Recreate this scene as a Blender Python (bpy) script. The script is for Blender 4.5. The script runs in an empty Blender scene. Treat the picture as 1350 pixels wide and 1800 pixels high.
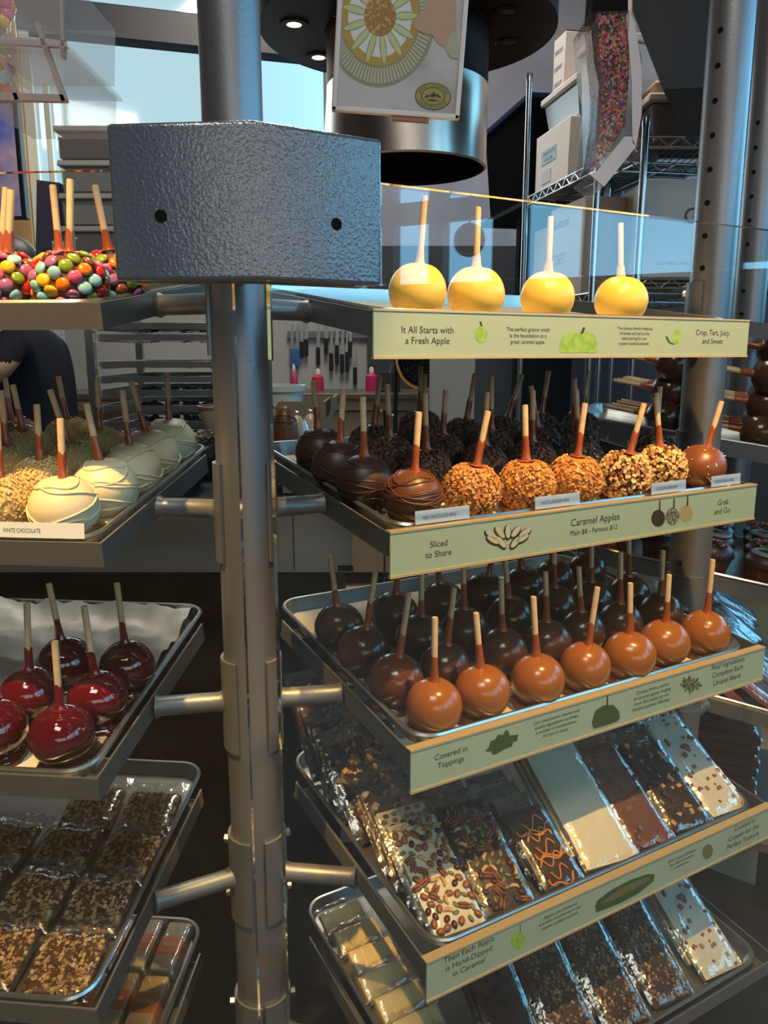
import bpy, bmesh, math, random
from mathutils import Vector, Matrix, Quaternion, noise

SC = bpy.context.scene
COL = SC.collection
R = math.radians
pi = math.pi
rnd = random.Random(7)

# ------------------------------------------------------------------ camera
CAM_Z = 1.30
PITCH = R(11.38)
FPX = 1403.9                      # focal length in pixels of the 1350 x 1800 frame
cd = bpy.data.cameras.new('camera'); cam = bpy.data.objects.new('camera', cd); COL.objects.link(cam)
cam.location = (0, 0, CAM_Z); cam.rotation_euler = (pi / 2 - PITCH, 0, 0)
cd.sensor_fit = 'VERTICAL'; cd.sensor_height = 36; cd.lens = FPX / 1800 * 36; cd.clip_start = 0.02
SC.camera = cam
# ------------------------------------------------------------------ view
SC.view_settings.view_transform = 'Standard'; SC.view_settings.look = 'None'
SC.view_settings.gamma = 1; SC.view_settings.use_curve_mapping = False
SC.view_settings.exposure = 0.0
SC.cycles.transparent_max_bounces = 32
SC.cycles.max_bounces = 8
SC.cycles.caustics_reflective = False; SC.cycles.caustics_refractive = False
SC.cycles.sample_clamp_indirect = 4.0
# ------------------------------------------------------------------ world: blue sky on the street side, pale haze behind the kitchen
wd = bpy.data.worlds.new('World'); SC.world = wd; wd.use_nodes = True
nt = wd.node_tree; N = nt.nodes; LK = nt.links
bg = N['Background']; tc = N.new('ShaderNodeTexCoord'); sx = N.new('ShaderNodeSeparateXYZ')
LK.new(tc.outputs['Generated'], sx.inputs[0])
mr = N.new('ShaderNodeMapRange'); mr.inputs[1].default_value = -0.2; mr.inputs[2].default_value = 0.6
LK.new(sx.outputs[0], mr.inputs[0])
mx = N.new('ShaderNodeMix'); mx.data_type = 'RGBA'
mx.inputs[6].default_value = (0.56, 0.80, 0.86, 1); mx.inputs[7].default_value = (1.0, 3.0, 4.6, 1)
LK.new(mr.outputs[0], mx.inputs[0])
mr2 = N.new('ShaderNodeMapRange'); mr2.inputs[1].default_value = -0.06; mr2.inputs[2].default_value = 0.04
mr2.inputs[3].default_value = 0.12; mr2.inputs[4].default_value = 1.0
LK.new(sx.outputs[2], mr2.inputs[0]); LK.new(mx.outputs[2], bg.inputs[0]); LK.new(mr2.outputs[0], bg.inputs[1])

# ------------------------------------------------------------------ lights
def light(name, kind, loc, energy, color, target=None, **kw):
    d = bpy.data.lights.new(name, kind); d.energy = energy; d.color = color
    for k, v in kw.items(): setattr(d, k, v)
    o = bpy.data.objects.new(name, d); COL.objects.link(o); o.location = loc
    if target is not None:
        o.rotation_euler = (Vector(target) - Vector(loc)).to_track_quat('-Z', 'Y').to_euler()
    return o
WARM = (1.0, 0.55, 0.17)
# ceiling spots aimed at the front rows of the two display faces
light('spot_right', 'SPOT', (0.72, 0.46, 2.95), 430, WARM, (0.35, 1.12, 1.05), spot_size=R(29), spot_blend=0.35, shadow_soft_size=0.02)
light('spot_left', 'SPOT', (-0.66, 0.24, 2.95), 430, WARM, (-0.55, 0.92, 1.0), spot_size=R(26), spot_blend=0.35, shadow_soft_size=0.02)
# daylight through the street windows (right) and the rear window
light('daylight_right', 'AREA', (5.15, -1.3, 2.7), 44, (0.50, 0.76, 1.0), (0, 0.2, 1.5), shape='RECTANGLE', size=7.0, size_y=2.2)
light('daylight_rear', 'AREA', (-1.6, 5.6, 2.5), 40, (0.75, 0.92, 1.0), (-0.6, 2.0, 1.0), shape='RECTANGLE', size=2.4, size_y=1.6)
# added fill lights: above the shop floor, from the front, above the kitchen
light('fill_shop', 'AREA', (-0.3, -1.5, 4.4), 74, (1.0, 0.94, 0.84), (0.0, 0.2, 0.6), shape='RECTANGLE', size=1.6, size_y=1.0)
light('fill_front', 'AREA', (1.0, -5.35, 2.35), 72, (1.0, 0.98, 0.94), (-0.1, 2.0, 1.2), shape='RECTANGLE', size=6.2, size_y=1.5)  # added low fill for the shaded rows, stands before the solid front wall
light('fill_kitchen', 'AREA', (0.0, 3.2, 4.4), 190, (1.0, 0.90, 0.78), (0.2, 3.2, 0), shape='RECTANGLE', size=1.6, size_y=0.8)

# ------------------------------------------------------------------ placing helpers
CP, SP = math.cos(PITCH), math.sin(PITCH)
def ray(px, py):
    a = (px - 675) / FPX; b = (py - 900) / FPX
    return Vector((a, CP - b * SP, -SP - b * CP))
def at(px, py, Y):
    r = ray(px, py); return Vector((r.x * Y / r.y, Y, CAM_Z + r.z * Y / r.y))
def frame(psi, tau, o):
    u = Vector((math.cos(psi), math.sin(psi), 0)); n = Vector((-math.sin(psi), math.cos(psi), 0))
    b = n * math.cos(tau) + Vector((0, 0, math.sin(tau))); w = u.cross(b)
    return Matrix(((u.x, b.x, w.x, o[0]), (u.y, b.y, w.y, o[1]), (u.z, b.z, w.z, o[2]), (0, 0, 0, 1)))
def hit(px, py, M, h=0.0):
    """Where the view ray of a photo pixel meets the plane z = h of a frame, in that frame's own coordinates."""
    Mi = M.inverted(); o = Mi @ Vector((0, 0, CAM_Z)); d = Mi.to_3x3() @ ray(px, py)
    k = (h - o.z) / d.z
    return o + d * k

# ------------------------------------------------------------------ materials
MATS = {}
def mat(name, col, rough=0.5, metal=0.0, bump=None, coat=0.0, spec=None, var=None, sss=None, emit=None):
    if name in MATS: return MATS[name]
    m = bpy.data.materials.new(name); m.use_nodes = True; MATS[name] = m
    t = m.node_tree; p = t.nodes['Principled BSDF']
    p.inputs['Base Color'].default_value = (*col, 1); p.inputs['Roughness'].default_value = rough
    p.inputs['Metallic'].default_value = metal; p.inputs['Coat Weight'].default_value = coat
    p.inputs['Coat Roughness'].default_value = 0.06
    if spec is not None: p.inputs['Specular IOR Level'].default_value = spec
    if sss:
        p.inputs['Subsurface Weight'].default_value = sss; p.inputs['Subsurface Radius'].default_value = (0.01, 0.005, 0.002)
        p.inputs['Subsurface Scale'].default_value = 1.0
    if emit:
        p.inputs['Emission Color'].default_value = (*emit[0], 1); p.inputs['Emission Strength'].default_value = emit[1]
    if bump or var:
        c = t.nodes.new('ShaderNodeTexCoord')
    if bump:
        sc, st, *rest = bump
        n = t.nodes.new('ShaderNodeTexNoise'); n.inputs['Scale'].default_value = sc; n.inputs['Detail'].default_value = rest[0] if rest else 2
        b = t.nodes.new('ShaderNodeBump'); b.inputs['Strength'].default_value = st; b.inputs['Distance'].default_value = 0.002
        t.links.new(c.outputs['Object'], n.inputs['Vector']); t.links.new(n.outputs['Fac'], b.inputs['Height'])
        t.links.new(b.outputs['Normal'], p.inputs['Normal'])
        if coat: t.links.new(b.outputs['Normal'], p.inputs['Coat Normal'])
    if var:
        sc, col2, lo, hi = var
        n2 = t.nodes.new('ShaderNodeTexNoise'); n2.inputs['Scale'].default_value = sc; n2.inputs['Detail'].default_value = 4
        r = t.nodes.new('ShaderNodeMapRange'); r.inputs[1].default_value = lo; r.inputs[2].default_value = hi
        x = t.nodes.new('ShaderNodeMix'); x.data_type = 'RGBA'; x.inputs[6].default_value = (*col, 1); x.inputs[7].default_value = (*col2, 1)
        t.links.new(c.outputs['Object'], n2.inputs['Vector']); t.links.new(n2.outputs['Fac'], r.inputs[0])
        t.links.new(r.outputs[0], x.inputs[0]); t.links.new(x.outputs[2], p.inputs['Base Color'])
    return m
def film_mat(name, tint=(1, 1, 1), base=0.06, edge=0.5, rough=0.06, scale=55, strength=1.0, fresnel=None):
    """Thin clear film or sheet: transparent with a glossy skin."""
    if name in MATS: return MATS[name]
    m = bpy.data.materials.new(name); m.use_nodes = True; MATS[name] = m
    t = m.node_tree; t.nodes.clear()
    out = t.nodes.new('ShaderNodeOutputMaterial'); tr = t.nodes.new('ShaderNodeBsdfTransparent'); g = t.nodes.new('ShaderNodeBsdfGlossy')
    tr.inputs[0].default_value = (*tint, 1); g.inputs['Roughness'].default_value = rough; g.inputs[0].default_value = (0.95, 0.97, 1, 1)
    mxs = t.nodes.new('ShaderNodeMixShader'); lw = t.nodes.new('ShaderNodeLayerWeight'); lw.inputs[0].default_value = 0.35
    r = t.nodes.new('ShaderNodeMapRange'); r.inputs[3].default_value = base; r.inputs[4].default_value = edge
    fac = lw.outputs['Facing']
    if fresnel:                                   # Schlick's curve, the same from both sides of a thin pane
        lw.inputs[0].default_value = 0.5; pw = t.nodes.new('ShaderNodeMath'); pw.operation = 'POWER'; pw.inputs[1].default_value = 5
        t.links.new(fac, pw.inputs[0]); fac = pw.outputs[0]; r.inputs[3].default_value = 0.045
    t.links.new(fac, r.inputs[0]); t.links.new(r.outputs[0], mxs.inputs[0])
    t.links.new(tr.outputs[0], mxs.inputs[1]); t.links.new(g.outputs[0], mxs.inputs[2]); t.links.new(mxs.outputs[0], out.inputs[0])
    if strength:
        c = t.nodes.new('ShaderNodeTexCoord'); n = t.nodes.new('ShaderNodeTexNoise'); n.inputs['Scale'].default_value = scale
        n.inputs['Detail'].default_value = 3; b = t.nodes.new('ShaderNodeBump'); b.inputs['Strength'].default_value = strength; b.inputs['Distance'].default_value = 0.004
        t.links.new(c.outputs['Object'], n.inputs['Vector']); t.links.new(n.outputs['Fac'], b.inputs['Height'])
        t.links.new(b.outputs['Normal'], g.inputs['Normal']); t.links.new(b.outputs['Normal'], lw.inputs['Normal'])
    return m
def frost_mat(name, col, fac=0.4, rough=0.35):
    """Cloudy clear plastic: part see-through, part milky."""
    if name in MATS: return MATS[name]
    m = mat(name, col, rough, bump=(30, 0.15)); t = m.node_tree; p = t.nodes['Principled BSDF']; out = t.nodes['Material Output']
    tr = t.nodes.new('ShaderNodeBsdfTransparent'); x = t.nodes.new('ShaderNodeMixShader'); x.inputs[0].default_value = fac
    t.links.new(p.outputs[0], x.inputs[1]); t.links.new(tr.outputs[0], x.inputs[2]); t.links.new(x.outputs[0], out.inputs[0])
    return m
def voronoi_mat(name, cols, scale, rough=0.35, dark=None):
    """Many small pieces of several colours (sprinkles, nut crumbs)."""
    if name in MATS: return MATS[name]
    m = mat(name, cols[0], rough); t = m.node_tree; p = t.nodes['Principled BSDF']
    c = t.nodes.new('ShaderNodeTexCoord'); v = t.nodes.new('ShaderNodeTexVoronoi'); v.inputs['Scale'].default_value = scale
    s = t.nodes.new('ShaderNodeSeparateColor'); r = t.nodes.new('ShaderNodeValToRGB'); r.color_ramp.interpolation = 'CONSTANT'
    el = r.color_ramp.elements
    while len(el) < len(cols): el.new(0.5)
    for i, k in enumerate(cols): el[i].position = i / len(cols); el[i].color = (*k, 1)
    b = t.nodes.new('ShaderNodeBump'); b.inputs['Strength'].default_value = 0.9; b.inputs['Distance'].default_value = 0.003; b.invert = True
    t.links.new(c.outputs['Object'], v.inputs['Vector']); t.links.new(v.outputs['Color'], s.inputs[0]); t.links.new(s.outputs[0], r.inputs[0])
    t.links.new(r.outputs[0], p.inputs['Base Color']); t.links.new(v.outputs['Distance'], b.inputs['Height']); t.links.new(b.outputs['Normal'], p.inputs['Normal'])
    return m

M_post = mat('grey_post_paint', (0.25, 0.26, 0.28), 0.38, 0.75, bump=(200, 0.10))
M_frame = mat('grey_shelf_paint', (0.185, 0.195, 0.205), 0.42, 0.6, bump=(220, 0.12))
M_box = mat('hammered_slate_paint', (0.078, 0.097, 0.125), 0.30, 0.0, spec=0.9, coat=0.8, bump=(330, 0.34, 2))
M_pan = mat('aluminium_pan', (0.62, 0.62, 0.60), 0.30, 0.95, bump=(30, 0.06))
M_bolt = mat('zinc_bolt', (0.6, 0.58, 0.52), 0.3, 1.0)
M_black = mat('black', (0.006, 0.006, 0.007), 0.8, spec=0.1)
M_blackgl = mat('black_plastic', (0.010, 0.010, 0.011), 0.42, spec=0.3)
M_stick = mat('birch_stick', (0.72, 0.52, 0.30), 0.55, var=(60, (0.60, 0.40, 0.21), 0.35, 0.7))
M_paper = mat('liner_paper', (0.66, 0.60, 0.48), 0.75)
M_wax = mat('wax_paper', (0.80, 0.77, 0.70), 0.5, bump=(30, 1.0, 4))
M_caramel = mat('caramel', (0.34, 0.108, 0.018), 0.22, coat=0.25, sss=0.06, bump=(45, 0.12))
M_glaze = mat('caramel_on_stick', (0.33, 0.075, 0.018), 0.28, coat=0.2)
M_dark = mat('dark_chocolate', (0.075, 0.028, 0.012), 0.20, bump=(45, 0.10))
M_dark2 = mat('dark_chocolate_matte', (0.050, 0.021, 0.012), 0.42, bump=(60, 0.2))
M_milk = mat('milk_chocolate', (0.135, 0.048, 0.020), 0.35, bump=(50, 0.15))
M_milkglaze = mat('brown_caramel_coat', (0.13, 0.035, 0.009), 0.2, coat=0.3, bump=(45, 0.10))
M_white = mat('white_chocolate', (0.80, 0.70, 0.47), 0.38, sss=0.05, bump=(60, 0.12))
M_yellow = mat('yellow_coating', (0.78, 0.55, 0.10), 0.36, bump=(70, 0.25))
M_red = mat('red_candy_glass', (0.085, 0.0012, 0.0075), 0.06, coat=0.7, bump=(28, 0.6))
M_gold = mat('brass_edge', (0.62, 0.47, 0.26), 0.4, 0.3)
M_sage = mat('sage_sign', (0.36, 0.46, 0.35), 0.42)
M_ink = mat('sign_ink', (0.025, 0.03, 0.025), 0.6)
M_card = mat('price_card', (0.72, 0.78, 0.84), 0.5)
M_bag = film_mat('cellophane', base=0.08, edge=0.50, rough=0.15, scale=30, strength=1.0)
M_glass = film_mat('pane_glass', tint=(0.97, 0.99, 0.98), base=0.0, edge=1.0, rough=0.0, strength=0, fresnel=1.5)
M_acryl = film_mat('clear_acrylic', tint=(0.90, 0.90, 0.90), base=0.12, edge=0.6, rough=0.12, scale=20, strength=0.2)
M_steel = mat('brushed_steel', (0.55, 0.55, 0.55), 0.28, 1.0, bump=(70, 0.1))
M_chrome = mat('chrome_wire', (0.45, 0.46, 0.48), 0.22, 1.0)
M_hood = mat('copper_hood_paint', (0.022, 0.010, 0.006), 0.55, 0.0, spec=0.12)
M_cream = mat('carton_white', (0.62, 0.58, 0.53), 0.7)
M_kraft = mat('carton_kraft', (0.34, 0.25, 0.17), 0.75)

# ------------------------------------------------------------------ mesh builder
class MB:
    def __init__(s): s.v = []; s.f = []; s.m = []
    def add(s, vs, fs, m=0, X=None):
        o = len(s.v)
        s.v += [tuple(X @ Vector(v)) if X else tuple(v) for v in vs]
        s.f += [tuple(i + o for i in f) for f in fs]; s.m += [m] * len(fs); return s
    def box(s, c, d, m=0, X=None):
        x, y, z = (k / 2 for k in d); a, b, e = c
        vs = [(a + i * x, b + j * y, e + k * z) for i in (-1, 1) for j in (-1, 1) for k in (-1, 1)]
        return s.add(vs, [(0, 1, 3, 2), (4, 6, 7, 5), (0, 4, 5, 1), (2, 3, 7, 6), (0, 2, 6, 4), (1, 5, 7, 3)], m, X)
    def hexa(s, b4, t4, m=0, X=None):
        return s.add(list(b4) + list(t4), [(3, 2, 1, 0), (4, 5, 6, 7), (0, 1, 5, 4), (1, 2, 6, 5), (2, 3, 7, 6), (3, 0, 4, 7)], m, X)
    def tube(s, pts, r, n=10, m=0, X=None, closed=False, caps=True):
        P = [Vector(p) for p in pts]; L = len(P); rs = r if isinstance(r, (list, tuple)) else [r] * L
        vs = []; nrm = None
        for i, p in enumerate(P):
            if closed: d = P[(i + 1) % L] - P[i - 1]
            else: d = P[min(i + 1, L - 1)] - P[max(i - 1, 0)]
            d.normalize()
            if nrm is None:
                nrm = d.orthogonal().normalized()
            else:
                nrm = (nrm - d * nrm.dot(d))
                nrm = nrm.normalized() if nrm.length > 1e-6 else d.orthogonal().normalized()
            bi = d.cross(nrm)
            vs += [p + (nrm * math.cos(2 * pi * k / n) + bi * math.sin(2 * pi * k / n)) * rs[i] for k in range(n)]
        fs = []
        for i in range(L if closed else L - 1):
            a = i * n; b = ((i + 1) % L) * n
            fs += [(a + k, a + (k + 1) % n, b + (k + 1) % n, b + k) for k in range(n)]
        if caps and not closed: fs += [tuple(range(n - 1, -1, -1)), tuple(range((L - 1) * n, L * n))]
        return s.add(vs, fs, m, X)
    def lathe(s, prof, n=32, m=0, X=None, wob=None, cap=True):
        vs = []; fs = []
        for (r, z) in prof:
            for k in range(n):
                a = 2 * pi * k / n; q = r * (wob(a, z) if wob else 1)
                vs.append((q * math.cos(a), q * math.sin(a), z))
        for i in range(len(prof) - 1):
            a = i * n; b = a + n
            fs += [(a + k, a + (k + 1) % n, b + (k + 1) % n, b + k) for k in range(n)]
        cap = cap and prof[0] != prof[-1]
        if cap and prof[0][0] > 1e-5: fs.append(tuple(range(n - 1, -1, -1)))
        if cap and prof[-1][0] > 1e-5: fs.append(tuple(range((len(prof) - 1) * n, len(prof) * n)))
        return s.add(vs, fs, m, X)
    def prism(s, poly, z0, z1, m=0, X=None):
        n = len(poly); vs = [(x, y, z0) for x, y in poly] + [(x, y, z1) for x, y in poly]
        fs = [tuple(range(n - 1, -1, -1)), tuple(range(n, 2 * n))] + [(i, (i + 1) % n, n + (i + 1) % n, n + i) for i in range(n)]
        return s.add(vs, fs, m, X)
    def ball(s, c, r, m=0, nu=8, nv=5, X=None):
        rx, ry, rz = r if isinstance(r, (list, tuple)) else (r, r, r)
        vs = [(c[0], c[1], c[2] - rz)]; fs = []
        for j in range(1, nv):
            t = pi * j / nv - pi / 2
            vs += [(c[0] + rx * math.cos(t) * math.cos(2 * pi * k / nu), c[1] + ry * math.cos(t) * math.sin(2 * pi * k / nu), c[2] + rz * math.sin(t)) for k in range(nu)]
        vs.append((c[0], c[1], c[2] + rz))
        fs += [(0, 1 + (k + 1) % nu, 1 + k) for k in range(nu)]
        for j in range(nv - 2):
            a = 1 + j * nu
            fs += [(a + k, a + (k + 1) % nu, a + nu + (k + 1) % nu, a + nu + k) for k in range(nu)]
        a = 1 + (nv - 2) * nu
        fs += [(a + k, a + (k + 1) % nu, len(vs) - 1) for k in range(nu)]
        return s.add(vs, fs, m, X)
    def mesh(s, name, mats, smooth=35):
        me = bpy.data.meshes.new(name); me.from_pydata(s.v, [], s.f)
        for k in (mats if isinstance(mats, (list, tuple)) else [mats]): me.materials.append(k)
        if len(me.materials) > 1: me.polygons.foreach_set('material_index', s.m)
        if smooth:
            me.polygons.foreach_set('use_smooth', [True] * len(me.polygons))
            if smooth < 180: me.set_sharp_from_angle(angle=R(smooth))
        me.update(); return me
    def build(s, name, mats, parent=None, X=None, smooth=35, bevel=0):
        return obj(name, s.mesh(name, mats, smooth), parent, X, bevel)
def obj(name, me, parent=None, X=None, bevel=0):
    o = bpy.data.objects.new(name, me); COL.objects.link(o)
    if parent is not None: o.parent = parent
    if X is not None: o.matrix_local = X
    if bevel:
        b = o.modifiers.new('bevel', 'BEVEL'); b.width = bevel; b.segments = 2; b.limit_method = 'ANGLE'; b.angle_limit = R(40)
    return o
def T(x, y, z): return Matrix.Translation((x, y, z))
def RX(a): return Matrix.Rotation(a, 4, 'X')
def RY(a): return Matrix.Rotation(a, 4, 'Y')
def RZ(a): return Matrix.Rotation(a, 4, 'Z')
def tag(o, label, cat, group=None, kind=None):
    o['label'] = label
    if cat: o['category'] = cat
    if group: o['group'] = group
    if kind: o['kind'] = kind
    return o
def thing(name, label, cat, X=None, group=None):
    o = bpy.data.objects.new(name, None); COL.objects.link(o); o.empty_display_size = 0.02
    if X is not None: o.matrix_local = X
    return tag(o, label, cat, group)
def struct(o): o['kind'] = 'structure'; return o
def kids(o): return list(o.children)
def copy_tree(o, X, label=None, group=None, parent=None):
    c = o.copy(); COL.objects.link(c)
    if parent is not None: c.parent = parent
    if X is not None: c.matrix_local = X
    if label: c['label'] = label
    if group: c['group'] = group
    for ch in kids(o): copy_tree(ch, None, parent=c)
    return c
def text_mesh(name, lines, width, M, parent, m, align='CENTER', lead=1.15, height=None):
    """Lettering as flat mesh, the block scaled to the given width, lying in the xy plane of M."""
    cu = bpy.data.curves.new(name, 'FONT'); cu.body = '\n'.join(lines); cu.align_x = align; cu.align_y = 'CENTER'; cu.space_line = lead; cu.size = 1; cu.resolution_u = 3
    t = bpy.data.objects.new(name, cu); COL.objects.link(t)
    dg = bpy.context.evaluated_depsgraph_get(); me = bpy.data.meshes.new_from_object(t.evaluated_get(dg))
    bpy.data.objects.remove(t); bpy.data.curves.remove(cu)
    xs = [v.co.x for v in me.vertices]; ys = [v.co.y for v in me.vertices]
    k = width / (max(xs) - min(xs)); ky = k if height is None else height / (max(ys) - min(ys))
    cx = (max(xs) + min(xs)) / 2; cy = (max(ys) + min(ys)) / 2
    for v in me.vertices: v.co = ((v.co.x - cx) * k, (v.co.y - cy) * ky, 0)
    me.materials.clear(); me.materials.append(m); me.name = name
    return obj(name, me, parent, M)
ORD = ['first', 'second', 'third', 'fourth', 'fifth', 'sixth', 'seventh', 'eighth']

# ================================================================== SETTING
ZC = Vector((0, 0, CAM_Z))
M_wall = mat('violet_grey_wall', (0.30, 0.27, 0.31), 0.85, var=(1.3, (0.37, 0.36, 0.39), 0.45, 0.62))
M_darkwall = mat('dark_wall', (0.035, 0.035, 0.042), 0.6)
M_ceil = mat('dark_ceiling', (0.05, 0.05, 0.055), 0.9)
M_floor = mat('tan_floor', (0.36, 0.24, 0.13), 0.45, var=(2.5, (0.24, 0.15, 0.08), 0.4, 0.65))
M_mull = mat('window_frame_dark', (0.02, 0.024, 0.03), 0.4)
def slab(name, c, d, m, X=None, kind='structure'):
    o = MB().box((0, 0, 0), d).build(name, m, X=(X or Matrix.Identity(4)) @ T(*c)); o['kind'] = kind; return o
slab('floor', (0, 1, -0.05), (12, 14, 0.1), M_floor)
slab('ceiling', (0, 1, 4.65), (12, 14, 0.1), M_ceil)
slab('wall_left', (-5.6, 1, 2.3), (0.1, 14, 4.6), M_darkwall)
slab('wall_front', (0, -5.6, 2.3), (11.1, 0.1, 4.6), mat('front_wall_grey', (0.16, 0.16, 0.17), 0.8))
# rear wall, turned 16 degrees, with the big window; FB: x along the wall, y up, z out of the wall to the room
FB = Matrix(((math.cos(R(16.5)), 0, math.sin(R(16.5)), 0), (math.sin(R(16.5)), 0, -math.cos(R(16.5)), 5.9), (0, 1, 0, 0), (0, 0, 0, 1)))
wl, wr, wb, wt = hit(52, 300, FB).x, hit(588, 300, FB).x, 1.55, 4.4
wm = hit(300, 55, FB).y
slab('wall_back_left', ((-6.5 + wl) / 2, 2.3, -0.06), (wl + 6.5, 4.6, 0.12), M_wall, FB)
slab('wall_back_right', ((wr + 6.5) / 2, 2.3, -0.06), (6.5 - wr, 4.6, 0.12), M_wall, FB)
slab('wall_back_below', ((wl + wr) / 2, wb / 2, -0.06), (wr - wl, wb, 0.12), M_wall, FB)
w1 = MB()
w1.box(((wl + wr) / 2, wm, 0.0), (wr - wl, 0.19, 0.14)); w1.box(((wl + wr) / 2, wb + 0.03, 0.0), (wr - wl, 0.08, 0.10), 1)
w1.box((wl + 0.03, 3.0, 0), (0.06, 2.9, 0.10), 1); w1.box((wr - 0.03, 3.0, 0), (0.06, 2.9, 0.10), 1)
w1.box((wl + 0.13, 2.2, 0), (0.035, 1.4, 0.06), 1)
w1.box((wl + 0.25, 1.98, 0), (0.5, 0.05, 0.06), 1)
struct(w1.build('window_1', [M_mull, mat('window_frame_pale', (0.62, 0.62, 0.50), 0.5)], X=FB, bevel=0.006))
o = MB().box(((wl + wr) / 2, 3.07, -0.10), (wr - wl, 3.04, 0.006)).build('window_1_glass', film_mat('window_glass', tint=(0.95, 0.98, 1), base=0.04, edge=0.3, strength=0), X=FB); struct(o)
o = MB().box((hit(52, 300, FB).x - 0.055, 2.29, 0.06), (0.11, 4.58, 0.118)).build('trim_1', mat('yellow_wood', (0.50, 0.27, 0.09), 0.5, var=(6, (0.36, 0.18, 0.06), 0.4, 0.6)), X=FB, bevel=0.006); struct(o)
# palm tree outside the rear window
pt = thing('palm_tree', 'faint palm tree outside the rear window', 'tree', FB @ T(hit(177, 230, FB).x, 0.0, -3.0))
M_palm = mat('hazy_palm', (0.34, 0.42, 0.44), 0.9)
mb = MB().tube([(0, 0, 0), (0.02, 1.4, 0), (0, 2.95, 0)], [0.06, 0.045, 0.035]); mb.build('trunk', M_palm, pt)
mb = MB()
for k in range(9):
    a = 2 * pi * k / 9; mb.tube([(0, 2.9, 0), (0.18 * math.cos(a), 3.0, 0.18 * math.sin(a)), (0.36 * math.cos(a), 2.86, 0.36 * math.sin(a))], [0.03, 0.04, 0.008], 5)
mb.build('crown', M_palm, pt)
# street windows on the right
wr1 = MB()
for y, w_ in ((-5.4, .2), (-3.4, .12), (-1.96, .10), (-1.55, .12), (-0.98, .24), (-0.43, .05), (0.42, .30), (2.0, .2), (4.6, .2)): wr1.box((5.0, y, 2.74), (0.12, w_, 1.86))
wr1.box((5.0, -3.15, 2.32), (0.10, 4.4, 0.15)); wr1.box((5.0, -0.4, 3.70), (0.14, 10.2, 0.2)); wr1.box((5.0, -0.4, 1.77), (0.14, 10.2, 0.06)); wr1.box((5.0, 1.3, 2.3), (0.08, 1.6, 0.9))
struct(wr1.build('window_2', M_mull))
slab('wall_right_below', (5.0, 0.5, 0.87), (0.1, 12, 1.74), M_darkwall)
slab('wall_right_above', (5.0, 0.5, 4.2), (0.1, 12, 0.8), M_darkwall)
wf = MB()
for x in (-2.15, -0.1, 2.05, 4.15): wf.box((x, -5.42, 2.35), (0.10, 0.10, 1.7))
for z in (1.52, 3.2): wf.box((1.0, -5.42, z), (6.4, 0.10, 0.10))
struct(wf.build('fill_front_frame', M_mull))  # frame added around the front fill light, no opening behind it
# round shop sign hanging in the street window (dark disc with a pale ring)
sg = thing('hanging_sign', 'round dark sign hanging inside the street window', 'sign', T(4.85, -1.24, 2.08) @ RZ(pi / 2))
MB().lathe([(0, -0.02), (0.115, -0.02), (0.115, 0.02), (0, 0.02)], 40, X=RX(pi / 2)).build('disc', mat('sign_green', (0.01, 0.03, 0.028), 0.4), sg)
MB().lathe([(0.092, -0.024), (0.104, -0.024), (0.104, 0.024), (0.092, 0.024), (0.092, -0.024)], 40, X=RX(pi / 2)).build('ring', mat('sign_pale', (0.6, 0.65, 0.66), 0.5), sg)
MB().tube([(0, 0, 0.115), (0, 0, 1.52)], 0.006).build('hanger', M_black, sg)
# dark partition behind the racks and the pale knee wall
slab('wall_partition', (1.75, 4.9, 0.95), (3.7, 0.1, 1.9), M_darkwall)
slab('wall_knee', ((at(757, 620, 3.6).x + at(832, 620, 3.6).x) / 2, 3.6, 0.70), (at(832, 620, 3.6).x - at(757, 620, 3.6).x, 0.16, 1.40), mat('knee_wall_paint', (0.46, 0.43, 0.40), 0.7))

# ================================================================== KIOSK
TAU = R(7.59); PR_, PL_ = R(30.39), R(-5.5)
C_R = [(-0.0151, 0.9776, 0.0472), (0.0050, 0.9426, -0.2160), (0.0307, 0.9138, -0.4868), (0.0513, 0.8758, -0.7554), (0.0718, 0.8418, -1.0229)]
C_L = [(-0.3203, 0.9300, 0.0538), (-0.3244, 0.8912, -0.2160), (-0.3326, 0.8469, -0.4868), (-0.3359, 0.8004, -0.7554), (-0.3392, 0.7539, -1.0240)]
FR = [frame(PR_, TAU, Vector(c) + ZC) for c in C_R]
FL = [frame(PL_, TAU, Vector(c) + ZC) for c in C_L]
P3_ = R(66.4)
C_3 = [(0.795, 1.560, 0.045), (0.812, 1.532, -0.195), (0.827, 1.519, -0.475), (0.842, 1.509, -0.742)]
F3 = [frame(P3_, TAU, Vector(c) + ZC) for c in C_3]
POST_L, POST_R, POST_F = Vector((-0.185, 1.05, 0)), Vector((0.583, 1.475, 0)), Vector((0.895, 2.02, 0))
PRAD = 0.037
def post(p, label, holes):
    r = thing('display_post', label, 'post', T(p.x, p.y, 0), 'round display posts')
    MB().tube([(0, 0, 0), (0, 0, 4.595)], PRAD, 40).build('pole', M_post, r)
    for k in range(holes):
        z = 1.82 - 0.054 * k if k < 11 else 1.82 - 0.07 * k
        if 1.225 < z < 1.36: continue
        a = R(222); X = T(math.cos(a) * (PRAD - 0.0018), math.sin(a) * (PRAD - 0.0018), z) @ RZ(a) @ RY(pi / 2)
        MB().lathe([(0, 0), (0.005, 0), (0.005, 0.0022), (0, 0.0022)], 12, X=X).build('bolt_hole', M_black, r)
    return r
post(POST_L, 'thick grey round post behind the slate corner box', 0)
post(POST_R, 'drilled grey post at the right end of the signed shelves', 15)
post(POST_F, 'farther drilled grey post behind the first one on the right', 13)

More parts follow.
